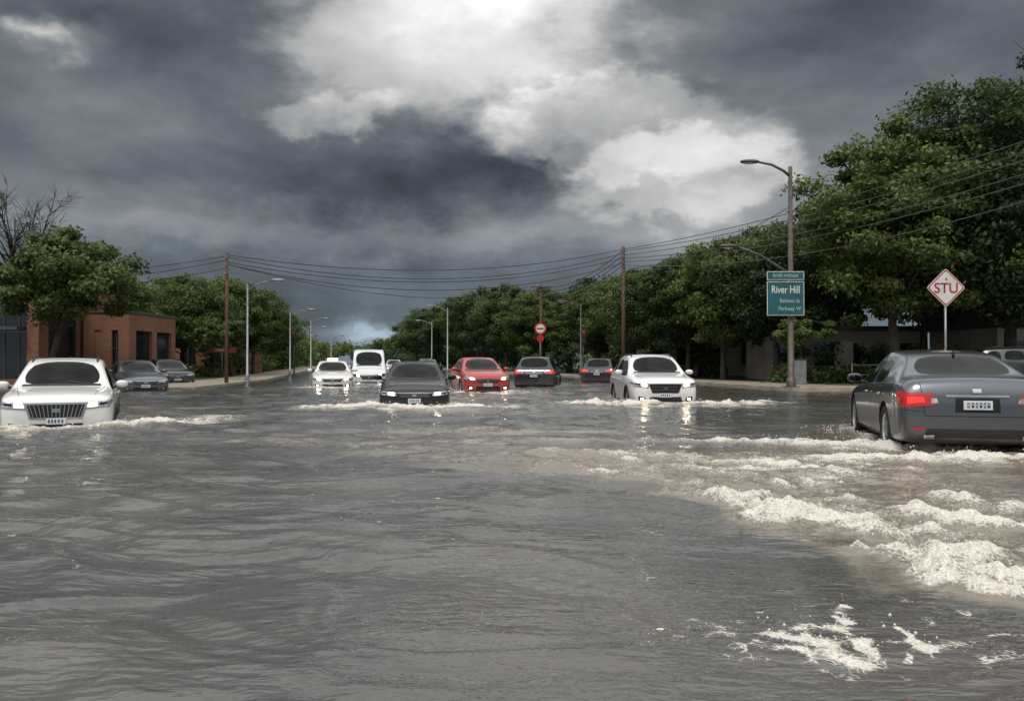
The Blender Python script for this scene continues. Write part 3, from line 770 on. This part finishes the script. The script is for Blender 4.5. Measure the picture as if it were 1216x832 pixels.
def leaves(centers, radii, n_per, size, seed, flat=.8):
    r = np.random.default_rng(seed)
    C = np.repeat(centers, n_per, 0); RR = np.repeat(radii, n_per, 0)
    n = len(C)
    d = r.normal(size=(n,3)); d /= np.linalg.norm(d,axis=1)[:,None]
    rad = (.35+.65*r.random(n)**.45)*(1+np.clip(.26*r.normal(size=n),-.5,.5))
    p = C + d*rad[:,None]*RR
    nrm = d*.6 + r.normal(size=(n,3))*.7 + np.array([0,0,.5]); nrm /= np.linalg.norm(nrm,axis=1)[:,None]
    a = r.normal(size=(n,3)); t = np.cross(nrm,a); t /= np.linalg.norm(t,axis=1)[:,None]; b = np.cross(nrm,t)
    s = size*(.6+.8*r.random(n))
    t = t*s[:,None]; b = b*(s*.55)[:,None]
    V = np.stack([p-t, p-b+t*.1, p+t, p+b+t*.1],1).reshape(-1,3)
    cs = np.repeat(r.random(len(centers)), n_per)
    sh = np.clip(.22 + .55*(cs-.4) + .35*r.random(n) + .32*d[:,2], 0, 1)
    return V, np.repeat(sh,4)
def tree_mesh(name, seed, h, cw, base, nc, n_per, leaf, lm, lean=0., wob=.5, bare=False):
    """h height, cw crown half width, base crown base height"""
    rd = random.Random(seed)
    V=[];F=[]
    fork = base*rd.uniform(.75,1.)
    tr=.035*h*.62
    tp=[(0,0,-.4),(lean*.1,0,fork*.35),(lean*.3,rd.uniform(-.1,.1),fork*.7),(lean*.5,0,fork)]
    tube_data(tp,[tr*1.35,tr,tr*.9,tr*.85],9,V,F)
    top=Vector((lean,0,h*.86)); f0=Vector(tp[-1])
    tube_data([f0,f0.lerp(top,.4)+Vector((rd.uniform(-.3,.3),rd.uniform(-.3,.3),0)),top],[tr*.75,tr*.4,.03],7,V,F)
    cs=[];rs=[]
    cz=(h+base)/2; hz=(h-base)/2
    tries=0
    while len(cs)<nc and tries<nc*60:
        tries+=1
        a=rd.uniform(0,2*math.pi); u=rd.uniform(-1,1); rr=rd.random()**.4*rd.uniform(.80,1.16)
        s=math.sqrt(1-u*u)
        p=Vector((lean+cw*rr*s*math.cos(a), cw*rr*s*math.sin(a), cz+hz*rr*u*.95))
        if p.z<base+.15*hz and s*rr<.3: continue
        if any((p-Vector(q)).length<cw*.20 for q in cs): continue
        cs.append(tuple(p)); k=cw*rd.uniform(.12,.30)*(1-.25*rr)
        rs.append((k*1.25,k*1.25,k*.70))
    for i,p in enumerate(cs):
        if bare or i%2==0 or i<10:
            p=Vector(p); t=rd.uniform(.05,.7); s=f0.lerp(top,t)
            if p.z<s.z: s=f0.lerp(top,max(0,t-.4))
            mid=s.lerp(p,.5)+Vector((rd.uniform(-.3,.3),rd.uniform(-.3,.3),rd.uniform(0,.5)))
            r0=tr*.38*(1-t*.5)
            tube_data([s,mid,p],[r0,r0*.55,.018],6,V,F)
            for q in range(6 if bare else 3):
                e=p+Vector((rd.uniform(-1,1),rd.uniform(-1,1),rd.uniform(-.2,1.)))*cw*(.3 if bare else .2)
                tube_data([mid.lerp(p,rd.uniform(.3,1)),e],[.025,.008],4,V,F)
                if bare:
                    for z in range(4):
                        e2=e+Vector((rd.uniform(-1,1),rd.uniform(-1,1),rd.uniform(-.1,1.)))*cw*.2
                        tube_data([p.lerp(e,rd.uniform(.4,1)),e2],[.014,.006],3,V,F)
    me=bpy.data.meshes.new(name); me.from_pydata(V,[],F)
    bm=bmesh.new(); bm.from_mesh(me); bmesh.ops.triangulate(bm,faces=bm.faces)
    bm.verts.ensure_lookup_table()
    TV=np.array([v.co[:] for v in bm.verts]); TF=np.array([[v.index for v in f.verts] for f in bm.faces]); bm.free()
    bpy.data.meshes.remove(me)
    if bare:
        me=np_mesh(name,TV,TF,True); me.materials.append(M_bark); return me
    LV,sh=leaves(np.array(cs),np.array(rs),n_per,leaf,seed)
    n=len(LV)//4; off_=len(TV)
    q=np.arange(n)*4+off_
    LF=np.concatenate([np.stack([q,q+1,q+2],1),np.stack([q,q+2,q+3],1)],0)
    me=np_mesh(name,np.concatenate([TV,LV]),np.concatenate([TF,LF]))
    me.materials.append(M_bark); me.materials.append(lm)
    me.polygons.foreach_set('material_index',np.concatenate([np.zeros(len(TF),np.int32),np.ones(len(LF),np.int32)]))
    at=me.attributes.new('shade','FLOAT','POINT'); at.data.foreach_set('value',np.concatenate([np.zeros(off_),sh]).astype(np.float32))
    return me
TM=[tree_mesh('tree_a',1,10,4.2,2.6,88,340,.13,M_leaf),
    tree_mesh('tree_b',2,10,4.6,2.2,96,320,.135,M_leaf),
    tree_mesh('tree_c',3,10,3.8,2.4,82,340,.125,M_leaf2),
    tree_mesh('tree_d',4,10,5.0,3.0,100,310,.135,M_leaf)]
TBIG=tree_mesh('tree_big',12,14,5.6,2.8,180,400,.115,M_leaf)
TBIG2=tree_mesh('tree_big2',15,12.4,4.0,2.8,130,380,.115,M_leaf2)
TL=tree_mesh('tree_e',5,5.6,2.6,2.3,62,420,.085,M_leaf2,lean=.9)
TS=tree_mesh('tree_s',8,3.4,1.3,1.7,26,340,.08,M_leaf2)
TB=tree_mesh('tree_bare',6,9.5,3.2,3.2,46,0,.1,M_leaf,bare=True)
def tree(mesh,x,y,h,wd=None,name='broadleaf_tree',rz=None,base_h=10.,z=.08):
    o=link(bpy.data.objects.new(name,mesh)); o.location=(x,y,z)
    k=h/base_h; ww=k if wd is None else wd
    o.scale=(ww,ww,k); o.rotation_euler=(0,0,random.uniform(0,6.28) if rz is None else rz)
    return o
tree(TBIG,23.4,39.5,14.6,1.0,base_h=14); tree(TBIG2,17.9,39.6,12.3,.98,base_h=12.4); tree(TBIG,29.5,41,14.5,1.,base_h=14)
for i,(x,y,h,ws) in enumerate([
  (19.5,49.5,11.2,.95),(16.2,50.5,9.4,.8),(22.5,46,13.6,1.05),(14.4,46,8.2,.72),(27,51,14,1.3),(34,48,14,1.4),
  (11.9,47.5,8.4,.70),(16.5,57,9.6,1.),(10.9,52,7.7,.70),(9.3,56.5,7.2,.68),(13.5,60,8.4,1.),
  (9.3,64,7.9,.78),(6.9,68,7.4,.62),(12.5,71,9,1.),(5.2,75,6.6,.62),(8.5,82,9,1),
  (1.6,80,7.6,.68),(-.6,86,8.8,.72),(3.5,92,9,1),(-3.2,94,9.2,.78),(-6.0,102,9.0,.72),(-8.5,112,9.4,.78),(-2,110,9.5,1),(-12,124,8.8,.8),(-9,134,10,1),(-16,142,9,.9)]):
    tree(TM[i%4],x,y,h,ws)
for i,(x,y,h,ws) in enumerate([
  (-22.5,50,6.0,.55),(-20.6,54,6.4,.58),(-20.0,60,7.0,.6),(-23.5,60,7.2,.8),(-20.6,67,7.2,.62),(-25,70,8,.8),(-22.5,75,7.2,.62),(-24.5,84,7.0,.62),(-29,86,8,.9),(-27,94,7.0,.7),(-29.5,104,7.,.7),(-27,52,6.5,.8),(-32,56,7,.9),(-33,114,7,.8),(-36,126,7.2,.8)]):
    tree(TM[(i+2)%4],x,y,h,ws)
tree(TL,-20.3,36.8,6.6,1.12,rz=0,base_h=5.6)
tree(TS,13.6,39.6,3.3,1.0,name='young_tree',base_h=3.4)
tree(TS,-16.3,48,3.6,1.1,name='young_tree',base_h=3.4)
tree(TB,-28.4,48,10.8,1.05,name='bare_tree',base_h=9.5)

def belt(name, line, y0, y1, n, hgt, seed, side):
    r=np.random.default_rng(seed); cs=[];rs=[]
    ys=np.array([p[1] for p in line]); xs_=np.array([p[0] for p in line])
    for i in range(n):
        y=y0+(y1-y0)*r.random()**1.3; x=np.interp(y,ys,xs_)+side*(3+r.random()*9)
        for k in range(4):
            cs.append((x+r.normal()*1.6,y+r.normal()*1.5,1.2+r.random()*(hgt-2.2))); q=1.3+r.random()*.9; rs.append((q,q,q*.8))
    V,sh=leaves(np.array(cs),np.array(rs),90,.36,seed)
    n_=len(V)//4
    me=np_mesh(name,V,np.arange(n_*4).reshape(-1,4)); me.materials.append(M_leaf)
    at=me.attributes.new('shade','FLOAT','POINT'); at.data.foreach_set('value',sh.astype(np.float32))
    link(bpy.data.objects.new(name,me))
belt('distant_tree_line',RB,125,415,130,8,101,1)
belt('distant_tree_line',LB,110,415,130,6.5,102,-1)
r_=np.random.default_rng(5)
cs=[(x,430+r_.random()*40,1+r_.random()*8) for x in np.linspace(-200,200,260)]
V,sh=leaves(np.array(cs),np.array([(4,4,3)]*len(cs)),100,.9,9)
me=np_mesh('distant_tree_line',V,np.arange(len(V)).reshape(-1,4)); me.materials.append(M_leaf)
at=me.attributes.new('shade','FLOAT','POINT'); at.data.foreach_set('value',sh.astype(np.float32))
link(bpy.data.objects.new('distant_tree_line',me))
def hedge(pts,hgt,wd,seed,name='hedge'):
    r=np.random.default_rng(seed); cs=[];rs=[]
    for i in range(len(pts)-1):
        a=np.array(pts[i],float);b=np.array(pts[i+1],float); L=np.linalg.norm(b-a); n=max(2,int(L/.55))
        for k in range(n):
            p=a+(b-a)*(k+r.random())/n
            cs.append((p[0]+r.normal()*wd*.3,p[1]+r.normal()*wd*.3,.1+r.random()*hgt)); q=.5+r.random()*.35; rs.append((q,q,q*.8))
    V,sh=leaves(np.array(cs),np.array(rs),130,.13,seed)
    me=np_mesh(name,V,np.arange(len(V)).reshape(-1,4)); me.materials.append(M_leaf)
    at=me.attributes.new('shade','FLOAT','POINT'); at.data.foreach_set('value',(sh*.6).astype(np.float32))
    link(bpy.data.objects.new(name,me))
hedge([(15,46),(30,46),(45,46)],1.7,1.6,1); hedge([(13,52),(9.5,64),(4,78),(-2,95),(-9,118)],2.4,2.,2)
hedge([(19,41),(24,41)],.7,.8,3); hedge([(-20.5,56),(-22,66),(-26,86),(-31,110)],2.4,2.,4); hedge([(12.5,41.5),(18,41.5)],.5,.7,6)

# ------------------------------------------------------------------ poles, lamps, wires
M_wood=mat('weathered_wood_pole',(.11,.058,.040),.85,var=.35,vscale=8)
M_steel=mat('galvanised_steel',(.24,.25,.26),.45,.6,var=.2)
M_pole=mat('dark_steel',(.10,.085,.075),.5,.4,var=.3)
M_cer=mat('insulator',(.3,.3,.28),.3,var=.1)
M_lens=mat('lamp_lens',(.6,.6,.58),.3,var=.1)
def utility_pole(x,y,h,r=.13,arms=1):
    e=empty('utility_pole',(x,y,0))
    tube('pole',[(0,0,-.4),(0,0,h)],[r,r*.72],M_wood,e,10)
    for k in range(3): tube('insulator',[(0,-r,h-.2-.4*k),(0,-r-.12,h-.2-.4*k)],[.03,.03],M_cer,e,6)
    for i in range(arms):
        z=h-.45-.7*i
        box('crossarm_%d'%i,-.9,.9,-.18,-.08,z,z+.10,M_wood,e)
        for k in (-.8,-.35,.35,.8): tube('insulator',[(k,-.13,z+.10),(k,-.13,z+.24)],[.035,.025],M_cer,e,6)
    return e
utility_pole(-13.9,41,6.45,.10,0); utility_pole(6.75,51,8.1,.13,0); utility_pole(2.4,70,7.7,.13,1); utility_pole(-4.1,100,8.7,.14,1); utility_pole(22,24,10.2,.15,0)
def wire(a,b,sag,r=.014):
    a=Vector(a);b=Vector(b);p=[]
    for i in range(25):
        t=i/24; q=a.lerp(b,t); q.z-=sag*4*t*(1-t); p.append(q)
    V,F=tube_data(p,[r]*25,5); return V,F
M_wire=mat('cable_black',(.012,.012,.012),.6,var=.1)
M_wire2=mat('cable_grey',(.10,.10,.10),.5,var=.1)  # paler grey so these cables show against the dark trees
WV=[];WF=[]
def addw(*a,**k):
    V,F=wire(*a,**k); o=len(WV); WV.extend(V); WF.extend([tuple(i+o for i in f) for f in F])
pl=(-13.9,41);pr=(6.75,51);pf=(22,24);pm_=(2.4,70);pq=(-4.1,100)
for zl,zr,sg in ((6.35,7.95,1.0),(6.25,7.7,1.3),(6.0,7.4,1.2),(5.9,7.1,1.45)): addw((pl[0],pl[1],zl),(pr[0],pr[1],zr),sg,r=.018)
for z in (7.9,7.6,7.3,7.0): 
    addw((pr[0],pr[1],z),(pm_[0],pm_[1],z-.6),.7,r=.02); addw((pm_[0],pm_[1],z-.6),(pq[0],pq[1],z+.5),.9,r=.022)
addw((11.2,33.8,7.4),(pr[0],pr[1],6.8),.6,r=.014)
for z0_,z1_,sg in ((6.3,6.6,1.3),(6.1,6.1,1.4),(5.7,5.2,1.2)): addw((pl[0],pl[1],z0_),(-36,36,z1_),sg,r=.016)
addw((pm_[0],pm_[1],7.2),(-13.9,41,5.9),1.2,r=.016)
mesh_obj('overhead_cable',WV,WF,[M_wire],smooth=True)
WV=[];WF=[]
for zl,zr,sg in ((7.95,10.1,.7),(7.85,9.7,.8),(7.6,9.4,.8),(7.4,9.0,1.0),(7.2,8.6,1.0),(7.0,8.2,1.4)): addw((pr[0],pr[1],zl),(pf[0],pf[1],zr),sg,r=.019)
mesh_obj('overhead_cable',WV,WF,[M_wire2],smooth=True)
def street_lamp(x,y,h,arm,m=M_steel,r=.08,name='street_lamp',rise=.25,n_arm=1,low=None):
    e=empty(name,(x,y,0))
    tube('pole',[(0,0,-.4),(0,0,.5),(0,0,.52),(0,0,h)],[r*1.5,r*1.4,r,r*.6],m,e,12)
    box('base_plate',-r*2.2,r*2.2,-r*2.2,r*2.2,.0,.16,m,e)
    def doarm(z,a,ri,tag):
        s=1 if a>0 else -1
        tube('arm'+tag,[(0,0,z-.35),(a*.2,0,z-.12),(a*.55,0,z+ri*.5),(a,0,z+ri)],[r*.5,r*.45,r*.4,r*.35],m,e,8)
        ellipsoid('lamp_head'+tag,(a+s*.28,0,z+ri+.0),(.40,.15,.085),m,e,14,8,.85)
        ellipsoid('lamp_lens'+tag,(a+s*.32,0,z+ri-.045),(.26,.11,.07),M_lens,e,12,8)
    doarm(h-.05,arm,rise,'')
    if low: doarm(low[0],low[1],low[2],'_low')
    return e
lam=street_lamp(11.2,33.8,9.0,-1.35,M_pole,.13,rise=.25,low=(5.05,-2.2,.75))
street_lamp(-14.3,45.5,5.35,1.35,M_steel,.07,rise=.25)
street_lamp(-17.4,66,5.0,1.4,M_steel,.07); street_lamp(-19.6,82,5.1,1.2,M_steel,.08); street_lamp(-22.2,93,4.7,1.2,M_steel,.08); street_lamp(-29,135,5,1.4,M_steel,.1)
street_lamp(4.9,60,5.2,-1.,M_pole,.07); street_lamp(-5.9,77,6.0,-1.3,M_steel,.08); street_lamp(10.,58,4.8,-1.,M_steel,.07); street_lamp(-10.,105,6.,-1.4,M_steel,.09)
tube('sign_post',[(-22.4,46,-.4),(-22.4,46,4.2)],.06,M_steel)

# signs ------------------------------------------------------------
M_gr=mat('sign_green',(.018,.105,.115),.4,var=.2); M_wh=mat('sign_white',(.70,.69,.66),.45,var=.08)
M_gt=mat('sign_text_faded',(.40,.48,.48),.45,var=.08)
M_red=mat('sign_red',(.42,.02,.02),.45,var=.15); M_bk=mat('sign_back',(.3,.31,.32),.4,.6)
M_rust=mat('faded_red_board',(.16,.03,.025),.6,var=.2)
def upright(x,y,z): return Matrix.Translation((x,y,z)) @ Matrix.Rotation(R(90),4,'X')
def rect_sign(e,x0,x1,z0,z1,y,tag):
    box('panel_'+tag,x0,x1,y,y+.025,z0,z1,M_wh,e,.0)
    b=.025
    box('face_'+tag,x0+b,x1-b,y-.006,y-.001,z0+b,z1-b,M_gr,e)
gs=empty('street_name_sign',(11.2,33.6,0))
rect_sign(gs,-1.02,.46,3.00,4.36,-.03,'main'); rect_sign(gs,-1.02,.46,4.42,4.76,-.03,'top')
text_obj('text_top','RIVER AVENUE',.17,M_gt,gs,upright(-.28,-.04,4.585),.9)
text_obj('text_main','River Hill',.42,M_wh,gs,upright(-.28,-.04,4.02),.72)
text_obj('text_sub1','Baldwin St',.2,M_gt,gs,upright(-.12,-.04,3.58),.95)
text_obj('text_sub2','Parkway W',.2,M_gt,gs,upright(-.12,-.04,3.27),.95)
box('bracket_1',-.3,.1,.0,.16,3.3,3.36,M_steel,gs); box('bracket_2',-.3,.1,.0,.16,4.05,4.11,M_steel,gs)
def diamond_sign(x,y,zc,hd,h0):
    e=empty('traffic_sign',(x,y,0))
    def dia(nm,r,yy,t,m):
        pts=[]
        for k in range(4):
            a=math.pi/2*k
            for q in (-.09,.0,.09):
                k_=1/(abs(math.cos(a+q))+abs(math.sin(a+q)))
                rr=min(r*k_, r*.955)
                pts.append((rr*math.cos(a+q),rr*math.sin(a+q)))
        n=len(pts)
        V=[(a,yy,zc+b) for a,b in pts]+[(a,yy+t,zc+b) for a,b in pts]
        F=[tuple(range(n)),tuple(reversed(range(n,2*n)))]+[(i,n+i,n+(i+1)%n,(i+1)%n) for i in range(n)]
        mesh_obj(nm,V,F,[m],parent=e)
    dia('panel',hd,0,.012,M_bk); dia('white_edge',hd*.985,-.006,.004,M_wh); dia('red_border',hd*.94,-.011,.004,M_red); dia('white_face',hd*.86,-.016,.004,M_wh)
    text_obj('text','STU',hd*.72,M_red,e,upright(0,-.022,zc-.02),.98)
    text_obj('text_small','4',hd*.26,M_red,e,upright(0,-.022,zc+hd*.42),1.)
    tube('post',[(0,.03,-.4),(0,.03,zc-.1)],.032,M_steel,e,8)
diamond_sign(11.45,22.2,3.12,.52,0)
rs_=empty('round_traffic_sign',(2.35,69.7,0))
def disc(nm,r,y,m,e,zc,n=28):
    V=[(r*math.cos(2*math.pi*k/n),y,zc+r*math.sin(2*math.pi*k/n)) for k in range(n)]+[(r*math.cos(2*math.pi*k/n),y+.01,zc+r*math.sin(2*math.pi*k/n)) for k in range(n)]
    mesh_obj(nm,V,[tuple(range(n)),tuple(reversed(range(n,2*n)))]+[(i,n+i,n+(i+1)%n,(i+1)%n) for i in range(n)],[m],parent=e)
disc('red_disc',.50,0,M_red,rs_,3.85); disc('white_disc',.36,-.015,M_wh,rs_,3.85)
box('red_bar',-.3,.3,-.03,-.02,3.79,3.91,M_red,rs_); disc('lower_disc',.3,0,M_red,rs_,3.05); tube('post',[(0,.06,-.3),(0,.06,3.9)],.04,M_steel,rs_)
def signal(x,y,z):
    e=empty('traffic_light',(x,y,0))
    tube('post',[(0,0,-.3),(0,0,z+.9)],.06,M_pole,e)
    box('housing',-.16,.16,-.28,-.06,z,z+.95,M_trim,e,.03)
    for i,m in enumerate((M_red,M_trim,M_trim)): disc('lens_%d'%i,.11,-.295,m,e,z+.80-.31*i,16)
signal(10.6,56,3.0); signal(5.0,59,2.4); signal(-17.6,68,2.6)

# ------------------------------------------------------------------ buildings
def brick_mat(name,c1,c2,mortar,sc=1.):
    m,nt,b=newmat(name)
    tc=nt.new('ShaderNodeTexCoord'); o=nt.sep(tc.outputs['Object'])
    v=nt.xyz(nt.math('ADD',o[0],o[1]),o[2],0.)
    br=nt.new('ShaderNodeTexBrick'); nt.l.new(v,br.inputs['Vector'])
    br.inputs['Scale'].default_value=sc; br.inputs['Brick Width'].default_value=.4; br.inputs['Row Height'].default_value=.13; br.inputs['Mortar Size'].default_value=.012
    br.inputs['Color1'].default_value=c4(c1); br.inputs['Color2'].default_value=c4(c2); br.inputs['Mortar'].default_value=c4(mortar)
    n=nt.noise(tc.outputs['Object'],.7,5,.6)
    nt.l.new(nt.mix(nt.ss(n,.3,.7),br.outputs[0],nt.mix(.5,br.outputs[0],(.10,.06,.04,1))),b.inputs['Base Color'])
    b.inputs['Roughness'].default_value=.85
    return m
M_br=brick_mat('orange_brick',(.30,.125,.075),(.24,.090,.055),(.18,.12,.09))
M_br2=brick_mat('brown_brick',(.20,.11,.08),(.16,.085,.06),(.13,.10,.08))
M_win=mat('window_glass',(.015,.017,.02),.06,var=.4,vscale=1.)
M_frame=mat('window_frame',(.06,.06,.06),.5)
M_conc=mat('pale_render',(.40,.36,.30),.8,var=.15,vscale=1.)
M_roof=mat('roof_grey',(.07,.07,.07),.85,var=.2)
M_shade=mat('dark_interior',(.02,.02,.02),.9)
def brick_block(name,x0,x1,y0,y1,h,m,bays,mx):
    """front (min y) facade plus a +x facade, both with openings"""
    e=empty(name,(x0,y0,0)); W_=x1-x0; D_=y1-y0
    box('core',.25,W_-.25,.25,D_-.05,0,h-.3,M_shade,e)
    band=h*.24
    box('parapet_front',0,W_,0,.249,h-band,h,m,e); box('parapet_side',W_-.249,W_,.25,D_,h-band,h,m,e)
    box('coping',-.06,W_+.06,-.06,D_,h+.002,h+.12,M_roof,e)
    box('plinth_front',0,W_,0,.249,0,.35,m,e); box('plinth_side',W_-.249,W_,.25,D_,0,.35,m,e)
    pw=.55
    for fac,n,Ln in (('f',bays,W_),('s',max(2,int(D_/3.2)),D_-.25)):
        st=Ln/n
        for i in range(n+1):
            a=max(0,min(Ln-pw,i*st-pw/2))
            if fac=='f': box('pier',a,a+pw,.0,.249,.352,h-band-.002,m,e)
            elif i<n+1: box('pier_side',W_-.249,W_,.25+a,.25+a+pw,.352,h-band-.002,m,e)
        for i in range(n):
            a=i*st+pw/2; b=(i+1)*st-pw/2
            if fac=='f':
                if mx[i%len(mx)]:
                    box('window',a,b,.16,.20,.36,h-band-.01,M_win,e)
                    for t in (.33,.66): box('mullion',a+(b-a)*t-.025,a+(b-a)*t+.025,.12,.158,.36,h-band-.01,M_frame,e)
                    box('transom',a,b,.11,.118,h*.5,h*.5+.05,M_frame,e)
                else: box('infill',a,b,.06,.24,.354,h-band-.004,m,e)
            else:
                box('window_side',W_-.20,W_-.16,.25+a,.25+b,.36,h-band-.01,M_win,e)
    return e
brick_block('brick_building',-40,-21.7,38.6,46,5.0,M_br,7,(1,0,1,1,0,1,1))
brick_block('brick_building',-21.5,-19.2,42.2,48,3.6,M_br,2,(0,1))
box('entrance_canopy',-24.4,-22.3,37.9,38.55,2.6,2.75,M_roof)
def low_building(name,x,y,w_,d_,h,m,n):
    e=empty(name,(x,y,0))
    box('walls',0,w_,0,d_,0,h,m,e); box('roof_slab',-.3,w_+.3,-.35,d_+.3,h+.002,h+.28,M_roof,e)
    for i in range(n):
        a=(i+.25)*w_/n; b=(i+.75)*w_/n
        box('window',a,b,-.03,.04,.9,h-.7,M_win,e); box('sill',a-.06,b+.06,-.09,-.002,.80,.895,m,e); box('mullion',(a+b)/2-.03,(a+b)/2+.03,-.06,-.031,.9,h-.7,M_frame,e)
    return e
low_building('office_building',11.5,62,12,8,3.9,M_conc,5)
low_building('shop_building',14.6,48.5,9,4,2.9,M_conc,4)
def house(x,y):
    e=empty('suburban_house',(x,y,0))
    box('walls',0,9,0,7,0,2.9,M_conc,e)
    mesh_obj('gable_roof',[(-.4,-.4,2.9),(9.4,-.4,2.9),(9.4,7.4,2.9),(-.4,7.4,2.9),(-.4,3.5,5.1),(9.4,3.5,5.1)],[(0,1,5,4),(2,3,4,5),(0,4,3),(1,2,5),(0,3,2,1)],[M_roof],parent=e)
    for a in (.8,3.2,6.4): box('window',a,a+1.3,-.03,.03,1.0,2.2,M_win,e); box('window_frame',a-.08,a+1.38,-.02,-.005,.92,.995,M_wh,e)
    box('door',5.1,6.0,-.03,.03,.1,2.15,M_rust,e)
house(24.8,43.0)
low_building('shop_building',-31,66,9,8,3.4,M_br,4)
def fence(pts,name='fence'):
    e=empty(name,(0,0,0))
    for i in range(len(pts)-1):
        a=Vector(pts[i]);b=Vector(pts[i+1]);n=int((b-a).length/1.5)
        for z in (.55,1.0): tube('rail',[(a.x,a.y,z),(b.x,b.y,z)],.025,M_pole,e,6)
        for k in range(n+1):
            p=a.lerp(b,k/n); tube('post',[(p.x,p.y,0),(p.x,p.y,1.1)],.035,M_pole,e,6)
fence([(15.5,38.4),(24,38.4)])
ub=empty('utility_cabinet',(12.6,38,.13)); box('cabinet',0,.7,0,.4,0,1.1,M_steel,ub,.03); box('cabinet_lid',-.03,.73,-.03,.43,1.1,1.14,M_pole,ub)
ss=empty('shop_sign',(-18.6,54,0)); tube('post',[(0,0,-.2),(0,0,2.)],.05,M_pole,ss); box('board',-.9,.9,-.05,.05,1.7,2.05,M_rust,ss,.03); text_obj('text','MARKET',.24,M_gt,ss,upright(0,-.06,1.87))
print('done')
